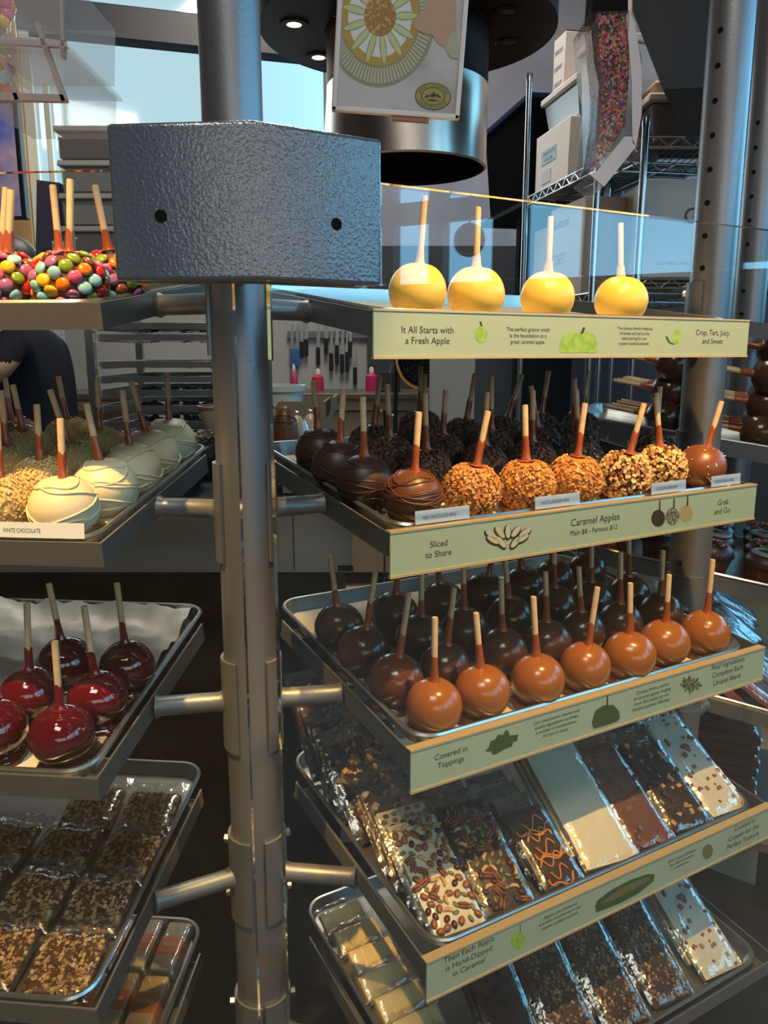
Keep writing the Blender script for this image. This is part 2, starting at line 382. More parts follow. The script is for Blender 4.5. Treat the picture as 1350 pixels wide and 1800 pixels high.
def sheet_pan(F, s0, s1, t0, t1, label, mp=None, liner=None):
    """Rim, sloping wall and floor of a sheet pan, rounded corners, in shelf coordinates."""
    def loop(ins, h, rad):
        a, b, c, d = s0 + ins, s1 - ins, t0 + ins, t1 - ins; L = []
        for (cx, cy, q) in ((b - rad, d - rad, 0), (a + rad, d - rad, 1), (a + rad, c + rad, 2), (b - rad, c + rad, 3)):
            for k in range(7):
                an = (q + k / 6) * pi / 2; L.append((cx + rad * math.cos(an), cy + rad * math.sin(an), h))
        return L
    r = thing('sheet_pan', label, 'sheet pan', F, 'sheet pans on the shelves')
    m = MB(); loops = [loop(0.012, -0.0200, 0.028), loop(0.005, 0.000, 0.033), loop(0.0045, 0.0025, 0.034), loop(0.001, 0.0030, 0.036), loop(-0.001, 0.000, 0.037), loop(0.001, -0.003, 0.036), loop(0.004, -0.002, 0.034), loop(0.011, -0.0215, 0.029)]
    n = 28
    for L in loops: m.v += L
    for i in range(len(loops) - 1):
        m.f += [(i * n + k, i * n + (k + 1) % n, (i + 1) * n + (k + 1) % n, (i + 1) * n + k) for k in range(n)]
    m.f += [tuple(range(n - 1, -1, -1)), tuple(range((len(loops) - 1) * n, len(loops) * n))]
    m.m = [0] * len(m.f)
    m.build('pan', mp or M_pan, r, smooth=50)
    if liner:
        L = loop(0.017, -0.0196, 0.02); q = MB(); q.v = L + [(x, y, -0.0192) for x, y, _ in L]
        q.f = [tuple(range(n)), tuple(range(n, 2 * n))]; q.m = [0, 0]; q.build('liner', liner, r, smooth=0)
    return r

def shelf(F, psi, s0, s1, post_a, label, half, sign=None, post_b=None, name='display_shelf', arm_t=0.18):
    r = thing(name, label, 'shelf', F, 'display shelves')
    D = 0.400; m = MB(); a, b = s0, s1
    m.box(((a + b) / 2, 0.0015, -0.015), (b - a, 0.003, 0.03)); m.box(((a + b) / 2, D - 0.0015, -0.0262), (b - a, 0.003, 0.0076))
    for s in (a + 0.0015, b - 0.0015): m.box((s, D / 2, -0.015), (0.003, D - 0.006, 0.03))
    for t in (0.012, D - 0.012): m.box(((a + b) / 2, t, -0.0290), (b - a - 0.006, 0.018, 0.002))
    for s in (a + 0.012, b - 0.012): m.box((s, D / 2, -0.0290), (0.018, D - 0.042, 0.002))
    m.build('shelf_frame', M_frame, r, smooth=0)
    Fi = F.inverted()
    for (p, s, sg) in ((post_a, a if sign or half == 'R' else b, -1 if half == 'R' else 1), (post_b, b, 1)):
        if p is None: continue
        A = F @ Vector((s, arm_t, -0.017)); z = A.z; d = Vector((p.x - A.x, p.y - A.y, 0)); d.normalize()
        Bp = Vector((p.x, p.y, z)) - d * (PRAD + 0.002)
        MB().tube([A + d * 0.0005, A.lerp(Bp, 0.08), A.lerp(Bp, 0.92), Bp], [0.0165, 0.0135, 0.0135, 0.0165], 20, X=Fi).build('support_arm', M_frame, r)
        c0 = math.atan2(-d.y, -d.x); w = R(58); m = MB(); k = 16; r1, r2 = PRAD + 0.0006, PRAD + 0.0050
        hz = 0.066
        for zz in (z - hz, z + hz):
            for rr in (r1, r2):
                for i in range(k + 1):
                    an = c0 - w + 2 * w * i / k; m.v.append(tuple(Fi @ Vector((p.x + rr * math.cos(an), p.y + rr * math.sin(an), zz))))
        K = k + 1
        for i in range(k):
            m.f += [(K + i, K + i + 1, 3 * K + i + 1, 3 * K + i), (i + 1, i, 2 * K + i, 2 * K + i + 1), (i, i + 1, K + i + 1, K + i), (3 * K + i, 3 * K + i + 1, 2 * K + i + 1, 2 * K + i)]
        for e in (0, k): m.f.append((e, K + e, 3 * K + e, 2 * K + e))
        m.m = [0] * len(m.f); m.build('post_clamp', M_frame, r, smooth=30)
        for zz in (z - hz * 0.62, z + hz * 0.72):
            an = c0 - w * 0.62 if sg > 0 else c0 + w * 0.62
            v = Vector((math.cos(an), math.sin(an), 0)); q = Vector((p.x, p.y, zz)) + v * (PRAD + 0.0052)
            MB().tube([q, q + v * 0.007], 0.0065, 6, X=Fi).build('bolt', M_bolt, r, smooth=0)
    if sign:
        u = Vector((math.cos(psi), math.sin(psi), 0)); no = Vector((math.sin(psi), -math.cos(psi), 0)); o = F.translation
        S = Matrix(((u.x, 0, no.x, o.x), (u.y, 0, no.y, o.y), (u.z, 1, no.z, o.z), (0, 0, 0, 1)))
        sh = 0.0535
        pnl = MB().box(((a + b) / 2, -0.003 - sh / 2 + 0.003, 0.0035), (b - a, sh, 0.003)).build('sign_panel', M_sage, r, Fi @ S, smooth=0)
        e = MB().box(((a + b) / 2, -sh - 0.0012, 0.0035), (b - a + 0.001, 0.0034, 0.006)); e.box(((a + b) / 2, 0.0014, -0.0010), (b - a + 0.001, 0.0026, 0.014))
        e.build('sign_channel', M_gold, pnl, smooth=0)
        sign(S @ T(0, 0, 0.0053), pnl, S)
    return r

# ---- sign graphics: everything is laid on the sign plane
def tx(S, pnl, S0, lines, px0, px1, py, m=M_ink, name='printed_text', lead=1.1):
    a = hit(px0, py, S); b = hit(px1, py, S)
    text_mesh(name, lines, b.x - a.x, S0.inverted() @ S @ T((a.x + b.x) / 2, (a.y + b.y) / 2, 0), pnl, m, lead=lead)
def blob(S, pnl, S0, name, pts_px, m, lift=0.0):
    pts = [hit(x, y, S) for x, y in pts_px]; q = MB(); q.v = [(p.x, p.y, lift) for p in pts]; q.f = [tuple(range(len(pts)))]; q.m = [0]
    q.build(name, m, pnl, S0.inverted() @ S, smooth=0)
def ell(cx, cy, rx, ry, n=28, rot=0.0):
    return [(cx + rx * math.cos(2 * pi * k / n) * math.cos(rot) - ry * math.sin(2 * pi * k / n) * math.sin(rot), cy + rx * math.cos(2 * pi * k / n) * math.sin(rot) + ry * math.sin(2 * pi * k / n) * math.cos(rot)) for k in range(n)]
G1 = mat('print_apple_green', (0.22, 0.42, 0.05), 0.5, var=(90, (0.34, 0.52, 0.12), 0.4, 0.6)); G2 = mat('print_dark_green', (0.045, 0.09, 0.02), 0.5)
B1 = mat('print_brown', (0.045, 0.03, 0.015), 0.5); B2 = mat('print_pale', (0.50, 0.50, 0.36), 0.5); B3 = mat('print_olive', (0.16, 0.15, 0.05), 0.5)
def sign_fresh(S, p, S0):
    tx(S, p, S0, ['It All Starts with', 'a Fresh Apple'], 706, 797, 591)
    blob(S, p, S0, 'printed_apple', ell(846, 587, 11, 15), G1); blob(S, p, S0, 'printed_stem', [(845, 573), (843, 565), (846, 565), (848, 573)], B1, 0.0002)
    tx(S, p, S0, ['The perfect granny smith', 'is the foundation to a', 'great caramel apple.'], 890, 966, 591)
    blob(S, p, S0, 'printed_apple', [(984, 620), (984, 603), (990, 590), (1003, 583), (1016, 586), (1030, 582), (1044, 588), (1050, 602), (1049, 620)], G1)
    blob(S, p, S0, 'printed_stem', [(1020, 586), (1025, 575), (1029, 576), (1024, 587)], B1, 0.0002)
    tx(S, p, S0, ["The Granny Smith's balance", 'of sweet and tart is the', 'ideal pairing for our', 'copper-cooked caramel.'], 1084, 1146, 591)
    blob(S, p, S0, 'printed_slice', [(1170, 592), (1174, 601), (1182, 606), (1186, 605), (1178, 601), (1173, 591)], G2)
    blob(S, p, S0, 'printed_apple', ell(1190, 592, 8, 13, rot=0.25), G1)
    tx(S, p, S0, ['Crisp, Tart, Juicy,', 'and Sweet'], 1223, 1283, 592)
def sign_caramel(S, p, S0):
    tx(S, p, S0, ['Sliced', 'to Share'], 748, 794, 964)
    for (x, y, r) in ((866, 951, 0.5), (880, 955, 0.9), (905, 955, -0.9), (917, 948, -0.5), (878, 938, 0.9), (892, 936, 1.57), (906, 936, -0.9), (863, 942, 0.6), (922, 938, -0.6)):
        blob(S, p, S0, 'printed_slice', ell(x, y, 14, 7, 20, r), B1); blob(S, p, S0, 'printed_flesh', ell(x + 1, y - 2, 12, 4.6, 20, r), B2, 0.0002)
    tx(S, p, S0, ['Caramel Apples'], 1004, 1089, 915); tx(S, p, S0, ['Plain $8 - Famous $12'], 1003, 1085, 932)
    for (x, y, m) in ((1157, 911, B1), (1182, 908, mat('print_candy', (0.10, 0.09, 0.07), 0.5, var=(260, (0.35, 0.40, 0.30), 0.5, 0.6))), (1206, 903, mat('print_tan', (0.36, 0.30, 0.16), 0.5))):
        blob(S, p, S0, 'printed_apple', ell(x, y, 12, 15), m); blob(S, p, S0, 'printed_stick', [(x + 1, y - 13), (x + 2, y - 32), (x + 4, y - 32), (x + 4, y - 13)], B1)
    tx(S, p, S0, ['Grab', 'and Go'], 1257, 1284, 890)
def sign_toppings(S, p, S0):
    tx(S, p, S0, ['Covered in', 'Toppings'], 764, 821, 1333)
    blob(S, p, S0, 'printed_chocolate', [(853, 1321), (860, 1312), (862, 1303), (870, 1300), (876, 1291), (884, 1292), (889, 1283), (894, 1285), (896, 1293), (911, 1291), (909, 1303), (902, 1304), (900, 1312), (888, 1316), (874, 1325), (866, 1327), (864, 1321)], G2)
    tx(S, p, S0, ['Our chocolatiers choose only', 'quality ingredients to create', 'a number of combinations', 'for you to enjoy.'], 938, 1018, 1274)
    blob(S, p, S0, 'printed_apple', [(1040, 1271), (1046, 1250), (1060, 1240), (1078, 1239), (1088, 1250), (1090, 1262), (1085, 1268), (1062, 1276), (1044, 1281)], G2); blob(S, p, S0, 'printed_stick', [(1066, 1242), (1067, 1222), (1069, 1222), (1069, 1242)], B1)
    tx(S, p, S0, ['Choose from a variety', 'of caramel apples ranging', 'from the classics to our', 'limited seasonal offerings.'], 1114, 1178, 1225)
    for k in range(22):
        an = k * 2.4; q = 17 * math.sqrt((k + .5) / 22); blob(S, p, S0, 'printed_seed', ell(1214 + q * math.cos(an), 1203 + 0.75 * q * math.sin(an), 4.2, 2.2, 8, an), B3 if k % 3 else G2, 0.0001 * (k % 5))
    tx(S, p, S0, ['Final Ingredients', 'Complete Each', 'Unique Blend'], 1251, 1307, 1181)
def sign_dipped(S, p, S0):
    tx(S, p, S0, ['Then Each Apple', 'is Hand-Dipped', 'in Caramel'], 780, 868, 1684)
    blob(S, p, S0, 'printed_apple', ell(911, 1653, 13, 15, rot=-0.4), G1); blob(S, p, S0, 'printed_string', [(914, 1640), (914, 1624), (915, 1624), (915.5, 1640)], B1)
    tx(S, p, S0, ['Apples are skewered', 'and then smothered in our', 'copper-cooked caramel.'], 948, 1021, 1610)
    blob(S, p, S0, 'printed_bowl', [(1046, 1593), (1050, 1583), (1075, 1564), (1110, 1546), (1140, 1536), (1151, 1537), (1149, 1549), (1120, 1572), (1085, 1590), (1048, 1604)], G2)
    blob(S, p, S0, 'printed_caramel', [(1054, 1590), (1080, 1569), (1113, 1550), (1140, 1541), (1143, 1546), (1115, 1562), (1080, 1581)], B3, 0.0002)
    tx(S, p, S0, ['After a quick cooldown', 'dip, they are coated', 'in confection.'], 1174, 1222, 1512)
    blob(S, p, S0, 'printed_apple', ell(1244, 1497, 9, 13, rot=0.25), B3)
    tx(S, p, S0, ['Cooked in', 'Copper for the', 'Perfect Texture'], 1281, 1334, 1463)

RN = ['top', 'second', 'third', 'fourth', 'lowest']
SG = [sign_fresh, sign_caramel, sign_toppings, sign_dipped, None]
shelf_lab = ['top right shelf with the fresh apple sign', 'right shelf with the caramel apples price sign', 'right shelf with the toppings sign under the plain caramel apples',
             'right shelf with the hand dipped sign holding bark bags', 'lowest right shelf without a sign']
for i in range(5):
    shelf(FR[i], PR_, 0.0, 0.70, POST_L, 'grey ' + shelf_lab[i], 'R', SG[i], POST_R)
left_lab = ['top left shelf under the candy covered apples', 'left shelf under the white chocolate apples', 'left shelf under the red candy apples',
            'left shelf under the bags of nut clusters', 'lowest left shelf under the fudge bars']
for i in range(5):
    shelf(FL[i], PL_, -0.70, 0.0, POST_L, 'plain grey ' + left_lab[i], 'L')
side_lab = ['top side shelf beyond the right post', 'side shelf under the stacked chocolate apples', 'side shelf under the dark cupcakes', 'side shelf under the loose wrapped bags']
for i in range(4):
    shelf(F3[i], P3_, 0.0, 0.45, POST_R, 'grey ' + side_lab[i], 'R')
pan_r = ['pan under the yellow apples', 'pan under the nut coated apples', 'pan under the caramel apples', 'pan full of bark bags', 'pan with the white chocolate bars']
liners = [M_paper, M_paper, M_paper, None, None]
for i in range(5): sheet_pan(FR[i], 0.02, 0.68, 0.012, 0.469, 'aluminium sheet ' + pan_r[i], liner=liners[i])
pan_l = ['pan under the candy covered apples', 'pan under the white chocolate apples', 'pan under the red candy apples', 'pan under the nut cluster bags', 'pan under the fudge bars']
for i in range(5): sheet_pan(FL[i], -0.68, -0.014, 0.008, 0.464, 'aluminium sheet ' + pan_l[i], liner=[M_paper, M_paper, None, None, None][i])
pan_s = ['pan under the stacked chocolate apples', 'pan under the dark cupcakes', 'pan under the loose wrapped bags']
for i in range(3): sheet_pan(F3[i + 1], 0.02, 0.43, 0.012, 0.469, 'aluminium sheet ' + pan_s[i])
# crumpled wax paper in the red apples' pan
m = MB(); nx, ny = 60, 44
for j in range(ny + 1):
    for i in range(nx + 1):
        s = -0.655 + 0.617 * i / nx; t = 0.030 + 0.424 * j / ny
        h = -0.0188 + 0.016 * max(0, (t - 0.41) / 0.042) ** 2 + 0.017 * max(0, min(1, (t - 0.12) / 0.2)) * (0.3 + noise.noise((s * 16, t * 22, 1.3)) + 0.6 * noise.noise((s * 40, t * 55, 7)))
        m.v.append((s, t, max(h, -0.0190)))
for j in range(ny):
    for i in range(nx): m.f.append((j * (nx + 1) + i, j * (nx + 1) + i + 1, (j + 1) * (nx + 1) + i + 1, (j + 1) * (nx + 1) + i))
m.m = [0] * len(m.f)
tag(m.build('wax_paper', M_wax, X=FL[2], smooth=180), 'crumpled white wax paper under the red candy apples', 'paper')

# ---- slate corner box and the glass panes
def plan(pts, z0, z1, name, m, parent, bevel=0, smooth=35):
    return MB().prism([(p[0], p[1]) for p in pts], z0, z1).build(name, m, parent, bevel=bevel, smooth=smooth)
nR, nL = Vector((-math.sin(PR_), math.cos(PR_))), Vector((-math.sin(PL_), math.cos(PL_)))
uR, uL = Vector((math.cos(PR_), math.sin(PR_))), Vector((math.cos(PL_), math.sin(PL_)))
A0, A1, A2 = Vector((-0.2240, 0.6916)), Vector((-0.1044, 0.6800)), Vector((-0.0015, 0.7416))
mid = (nR + nL).normalized() / (nR + nL).normalized().dot(nR)
bx = thing('corner_bracket', 'big slate grey corner box clamping the two glass panes', 'bracket')
zb, zt = CAM_Z + 0.0575, CAM_Z + 0.1800
def off(d): return [A0 + nL * d, A1 + mid * d, A2 + nR * d]
fp = off(0.0) + list(reversed(off(0.013)))
o = plan(fp, zb, zt, 'front_plate', M_box, bx, bevel=0.0035, smooth=40); o.modifiers['bevel'].segments = 4
plan(off(0.033) + list(reversed(off(0.044))), zb, zt, 'back_plate', M_box, bx, bevel=0.003)
for (x, y, M_) in ((283, 380, 'L'), (591, 394, 'R')):
    r = ray(x, y); n, a = (nL, A0) if M_ == 'L' else (nR, A2)
    k = n.dot(a) / (n.x * r.x + n.y * r.y); P = r * k + ZC; d = Vector((n.x, n.y, 0))
    MB().tube([P - d * 0.0006, P + d * 0.006], [0.0052, 0.0052], 16).build('screw_hole', M_black, bx)
e = (A1 + mid * 0.044)
for z in (CAM_Z + 0.09, CAM_Z + 0.15):
    v = Vector((POST_L.x, POST_L.y)) - e; v = e + v * (1 - (PRAD + 0.001) / v.length)
    MB().tube([(e.x, e.y, z), (v.x, v.y, z)], 0.012, 16).build('stem', M_frame, bx)
M_gedge = mat('glass_edge', (0.55, 0.85, 0.75), 0.05); M_gedge.node_tree.nodes['Principled BSDF'].inputs['Transmission Weight'].default_value = 0.9
def pane(P0, d, n, L, z0, z1, label):
    P1 = P0 + d * L; q0, q1 = P0 + n * 0.008, P1 + n * 0.008; m = MB()
    m.hexa([(P0.x, P0.y, z0), (P1.x, P1.y, z0), (q1.x, q1.y, z0), (q0.x, q0.y, z0)], [(P0.x, P0.y, z1), (P1.x, P1.y, z1), (q1.x, q1.y, z1), (q0.x, q0.y, z1)])
    m.m = [1, 1, 0, 1, 0, 1]
    return tag(m.build('glass_pane', [M_glass, M_gedge], smooth=0), label, 'glass', 'sneeze guard panes')
pane(Vector((-0.0968, 0.709)) + nR * 0.003, uR, nR, 0.98, 0.10, CAM_Z + 0.1497, 'clear glass pane in front of the signed shelves')
pane(Vector((-0.1300, 0.703)) + nL * 0.003, -uL, nL, 0.98, 0.10, CAM_Z + 0.150, 'clear glass pane in front of the left shelves')

# ================================================================== CARAMEL APPLES
AR = 0.0392
def apple_body(seed, r=AR, wob=0.02, foot=True, squash=0.97):
    m = MB(); prof = []; n = 22
    if foot: prof += [(0, 0.0002), (r * 0.80, 0.0003), (r * 0.88, 0.0022), (r * 0.80, 0.0058)]
    for i in range(n + 1):
        t = -pi / 2 + pi * i / n
        if foot and i < 4: continue
        q = r * math.cos(t); z = r + r * squash * math.sin(t)
        if i > n - 4: z -= 0.0028 * ((i - n + 4) / 4) ** 1.2
        prof.append((max(q, 0), max(z, 0.0003)))
    def w(a, z):
        k = 1 + wob * noise.noise((math.cos(a) * 1.3 + seed, math.sin(a) * 1.3, z * 30))
        if z < 0.008: k += 0.13 * noise.noise((math.cos(a) * 2.6 + seed * 3, math.sin(a) * 2.6, 0))
        return k
    return m.lathe(prof, 40, wob=w)
def scatter(m, r, n, size, lo, hi, seed, nm=1, flat=0.7, jit=0.5):
    """Small irregular crumbs set over the skin of an apple of radius r."""
    q = random.Random(seed)
    for k in range(n):
        z = lo + (hi - lo) * (k + q.random()) / n; a = k * 2.39996 + q.uniform(-jit, jit) * 0.4; c = math.sqrt(max(0, 1 - z * z))
        d = Vector((c * math.cos(a), c * math.sin(a), z)); p = Vector((0, 0, r)) + d * (r * 1.01 + size * 0.25)
        X = T(*p) @ d.to_track_quat('Z', 'Y').to_matrix().to_4x4() @ RZ(q.uniform(0, 6.3)) @ RX(q.uniform(-.5, .5)) @ RY(q.uniform(-.5, .5))
        s = size * q.uniform(0.6, 1.25); h = [q.uniform(0.55, 1.0) for _ in range(8)]
        vs = [(s * i * h[b], s * j * h[b] * 0.8, s * k2 * h[b] * flat) for b, (i, j, k2) in enumerate((i, j, k2) for i in (-.5, .5) for j in (-.5, .5) for k2 in (-.5, .5))]
        m.add(vs, [(0, 1, 3, 2), (4, 6, 7, 5), (0, 4, 5, 1), (2, 3, 7, 6), (0, 2, 6, 4), (1, 5, 7, 3)], q.randrange(nm), X)
    return m
def drizzle(m, r, n, seed, w=0.0011):
    q = random.Random(seed)
    for k in range(n):
        z0 = q.uniform(-0.75, 0.80); tilt = q.gauss(0, 0.22); ph = q.uniform(0, 6.3); pts = []
        for i in range(48):
            a = 2 * pi * i / 48; z = max(-0.9, min(0.9, z0 + tilt * math.cos(a - ph) + 0.05 * math.sin(3 * a + k)))
            c = math.sqrt(1 - z * z); pts.append((r * 1.012 * c * math.cos(a), r * 1.012 * c * math.sin(a), r + r * 0.985 * z))
        m.tube(pts, w, 6, closed=True)
    return m
STICK_ME = MB().tube([(0, 0, 0.020), (0, 0, 0.118), (0, 0, 0.120)], [0.0043, 0.0043, 0.0038], 14).mesh('stick', M_stick)
def glaze_mesh(m, top=0.070):
    g = MB(); g.lathe([(0.0115, 0.0338), (0.0075, 0.0352), (0.0058, 0.040), (0.0052, 0.052), (0.0049, top - 0.006), (0.0044, top)], 16, wob=lambda a, z: 1 + (0.10 * math.sin(a * 2 + z * 90)))
    return g.mesh('stick_glaze', m)
PROTO = {}
def proto(key, parts, glaze, top=0.070):
    """Meshes of one kind of dipped apple: body, coatings, stick glaze."""
    PROTO[key] = (parts, glaze_mesh(glaze, top))
def apple(F, item, key, label, group, cat='candy apple', rng=rnd):
    s, t, ox, oy, oz = item; parts, gl = PROTO[key]
    r = thing('candy_apple', label, cat, F @ T(s, t, -0.0191), group)
    spin = RZ(rng.uniform(0, 2 * pi)); k = rng.uniform(0.965, 1.035)
    for nm, me, knd in parts:
        o = obj(nm, me, r, spin @ Matrix.Diagonal((k, k * rng.uniform(0.98, 1.02), 0.93 if key.startswith('candy') else 1, 1)))
        if knd: o['kind'] = knd
    d = Vector((ox, oy, oz)); q = d.to_track_quat('Z', 'Y').to_matrix().to_4x4()
    st = obj('stick', STICK_ME, r, T(0, 0, AR) @ q @ Matrix.Diagonal((1, 1, d.length / 0.120, 1)))
    obj('stick_glaze', gl, r, T(0, 0, AR) @ q)
    return r
body = lambda m, seed, **k: ('coating', apple_body(seed, **k).mesh('coating', m, 180), None)
proto('caramel', [body(M_caramel, 1)], M_glaze); proto('caramel2', [body(M_caramel, 5, wob=0.03)], M_glaze)
proto('dark', [body(M_dark, 2)], M_glaze, 0.062); proto('dark2', [body(M_dark, 9, wob=0.03)], M_glaze, 0.078)
proto('brown', [body(M_milkglaze, 3)], M_glaze)
proto('yellow', [body(M_yellow, 4, squash=0.99, wob=0.03)], mat('yellow_on_stick', (0.62, 0.40, 0.10), 0.4), 0.046)
proto('milk', [body(M_milk, 6), ('drizzle', drizzle(MB(), AR, 11, 3).mesh('drizzle', M_milk, 180), None)], M_glaze)
proto('drizzled', [body(M_dark2, 7), ('drizzle', drizzle(MB(), AR, 13, 8).mesh('drizzle', M_dark2, 180), None)], M_glaze)
M_sk1, M_sk2 = mat('toffee_bit', (0.68, 0.34, 0.105), 0.45), mat('toffee_bit_dark', (0.50, 0.21, 0.055), 0.45)
proto('toffee', [body(M_sk2, 8, r=AR * 0.96), ('nut_coating', scatter(MB(), AR * 0.95, 900, 0.0056, -0.93, 0.88, 4, 2).mesh('nut_coating', [M_sk1, M_sk2], 0), 'stuff')], M_glaze)
M_al1, M_al2 = mat('almond_bit', (0.72, 0.47, 0.21), 0.5), mat('almond_skin', (0.36, 0.15, 0.05), 0.5)
proto('almond', [body(M_milk, 10, r=AR * 0.95), ('nut_coating', scatter(MB(), AR * 0.95, 460, 0.0080, -0.93, 0.90, 6, 3).mesh('nut_coating', [M_al1, M_al1, M_al2], 0), 'stuff')], M_glaze)
M_cr1, M_cr2 = mat('choc_crumb', (0.19, 0.098, 0.055), 0.65), mat('choc_crumb_dark', (0.11, 0.055, 0.031), 0.65)
proto('crumb', [body(M_dark2, 11, r=AR * 0.95), ('crumb_coating', scatter(MB(), AR * 0.95, 820, 0.0056, -0.93, 0.90, 9, 2).mesh('crumb_coating', [M_cr1, M_cr2], 0), 'stuff')], M_glaze)
M_or1, M_or2 = mat('cookie_crumb', (0.075, 0.056, 0.046), 0.6), mat('cookie_cream', (0.20, 0.17, 0.13), 0.6)
proto('cookie', [body(M_dark2, 12, r=AR * 0.95), ('crumb_coating', scatter(MB(), AR * 0.95, 620, 0.0066, -0.93, 0.92, 12, 5).mesh('crumb_coating', [M_or1, M_or1, M_cr2, M_or1, M_or2], 0), 'stuff')], M_glaze)
M_salt = mat('salt_grain', (0.85, 0.80, 0.72), 0.4)
proto('salt', [body(mat('salted_caramel_chocolate', (0.20, 0.062, 0.024), 0.33), 13), ('salt_grains', scatter(MB(), AR, 46, 0.0026, -0.6, 0.9, 2, 1, jit=6).mesh('salt_grains', M_salt, 0), None)], M_glaze)
proto('white', [body(M_white, 14, r=0.0405), ('drizzle', drizzle(MB(), 0.0405, 10, 21, 0.0013).mesh('drizzle', M_white, 180), None)], M_glaze)
M_gc = mat('graham_crumb', (0.62, 0.44, 0.19), 0.8); M_gc2 = mat('graham_crumb_pale', (0.70, 0.55, 0.28), 0.8)
proto('graham', [body(M_gc, 15), ('crumb_coating', scatter(MB(), AR, 1100, 0.0034, -0.93, 0.93, 13, 2).mesh('crumb_coating', [M_gc, M_gc2], 0), 'stuff')], M_glaze)
proto('red', [body(M_red, 16, wob=0.035, squash=0.93)], mat('red_on_stick', (0.16, 0.004, 0.012), 0.12, coat=0.6), 0.066)
SPR = [mat('sprinkle_' + n, c, 0.35) for n, c in (('red', (0.6, 0.03, 0.03)), ('pink', (0.7, 0.15, 0.3)), ('white', (0.8, 0.75, 0.7)), ('green', (0.08, 0.35, 0.08)), ('orange', (0.75, 0.25, 0.03)), ('brown', (0.06, 0.02, 0.01)))]
proto('sprinkle', [body(M_dark2, 17), ('sprinkle_coating', scatter(MB(), AR, 420, 0.0056, -0.8, 0.9, 15, 6, flat=0.35).mesh('sprinkle_coating', SPR, 0), 'stuff')], M_glaze)
CND = [mat('candy_' + n, c, 0.22, coat=0.3) for n, c in (('yellow', (0.85, 0.50, 0.02)), ('orange', (0.85, 0.20, 0.01)), ('red', (0.60, 0.012, 0.018)), ('pink', (0.75, 0.12, 0.25)), ('blue', (0.28, 0.58, 0.66)), ('green', (0.22, 0.34, 0.03)), ('brown', (0.22, 0.06, 0.02)), ('mauve', (0.36, 0.13, 0.30)))]
def candies(seed):
    q = random.Random(seed); m = MB(); n = 64
    for k in range(n):
        z = -0.70 + 1.60 * (k + q.random() * 0.5) / n; a = k * 2.39996; c = math.sqrt(1 - z * z); d = Vector((c * math.cos(a), c * math.sin(a), z))
        X = T(*(Vector((0, 0, AR)) + d * AR * 1.06)) @ d.to_track_quat('Z', 'Y').to_matrix().to_4x4() @ RX(q.uniform(-.35, .35)) @ RY(q.uniform(-.35, .35))
        m.ball((0, 0, 0), (0.0084, 0.0084, 0.0040), q.randrange(8), 14, 8, X)
    return m
for k in range(2): proto('candy%d' % k, [body(M_milk, 20 + k), ('candy_coating', candies(30 + k).mesh('candy_coating', CND, 180), None)], M_glaze, 0.060)

CAR0 = [(0.067,0.048,0,0.016,0.122), (0.150,0.051,-0.010,0.021,0.112), (0.244,0.045,-0.009,0.022,0.122), (0.337,0.046,0.010,0.010,0.123), (0.429,0.045,-0.005,0.018,0.115), (0.517,0.053,-0.001,0.015,0.113), (0.614,0.052,0.002,0.015,0.125)]
CAR1 = [(0.056,0.127,0.015,0.008,0.125), (0.140,0.129,0.010,0.010,0.120), (0.249,0.132,-0.005,0.018,0.114), (0.335,0.129,-0.006,0.019,0.115), (0.415,0.135,-0.009,0.020,0.109), (0.501,0.135,-0.005,0.019,0.123), (0.600,0.135,-0.003,0.017,0.113)]
CAR2 = [(0.055,0.220,0.016,0.007,0.122), (0.158,0.222,0.001,0.014,0.106), (0.239,0.218,-0.003,0.017,0.112), (0.338,0.226,-0.010,0.021,0.113), (0.441,0.230,-0.005,0.018,0.113), (0.522,0.225,-0.004,0.017,0.114), (0.610,0.218,-0.005,0.017,0.104)]
CAR3 = [(0.058,0.304,-0.011,0.022,0.114), (0.164,0.312,0.007,0.011,0.114), (0.265,0.317,-0.016,0.024,0.111), (0.357,0.322,0.019,0.004,0.113), (0.447,0.321,-0.013,0.023,0.112), (0.528,0.329,-0.009,0.021,0.113), (0.615,0.333,0.005,0.012,0.114)]
for row, (L, nm) in enumerate(((CAR0, 'front row'), (CAR1, 'second row'), (CAR2, 'third row'), (CAR3, 'back row'))):
    for k, it in enumerate(L):
        if row == 0: apple(FR[2], it, 'caramel2' if k in (1, 4) else 'caramel', 'plain orange caramel apple, %s from the left in the front row' % ORD[k], 'caramel apples above the toppings sign')
        elif row == 1 and k == 0: apple(FR[2], it, 'brown', 'brown caramel apple at the tray edge behind the first orange caramel apple', 'caramel apples above the toppings sign')
        else: apple(FR[2], it, 'dark' if (k + row) % 2 else 'dark2', 'plain dark chocolate apple, %s from the left in the %s of its tray' % (ORD[k], nm), 'dark chocolate apples above the toppings sign')
MIX0 = [(0.073,0.063,0.006,0.011,0.111), (0.173,0.069,0.017,0.004,0.108), (0.268,0.066,-0.005,0.018,0.112), (0.363,0.068,0.009,0.010,0.112), (0.460,0.062,0.021,0.002,0.111), (0.562,0.078,-0.014,0.024,0.118), (0.638,0.060,0.022,0.002,0.109)]
mixk = [('milk', 'milk chocolate drizzled apple at the front corner beside the first card'), ('toffee', 'toffee bit apple beside the milk chocolate apple'), ('toffee', 'toffee bit apple in the middle of three, behind the second card'),
        ('toffee', 'toffee bit apple next to the almond apples'), ('almond', 'almond apple touching the last toffee bit apple'), ('almond', 'almond apple beside the sea salt apple'), ('salt', 'smooth sea salt chocolate apple at the right end of the front row')]
for it, (k, lab) in zip(MIX0, mixk): apple(FR[1], it, k, lab, 'apples above the caramel apples price sign')
DRZ = [(0.048,0.148,-0.002,0.016,0.115), (0.052,0.235,0.007,0.011,0.111), (0.062,0.318,-0.008,0.019,0.108)]
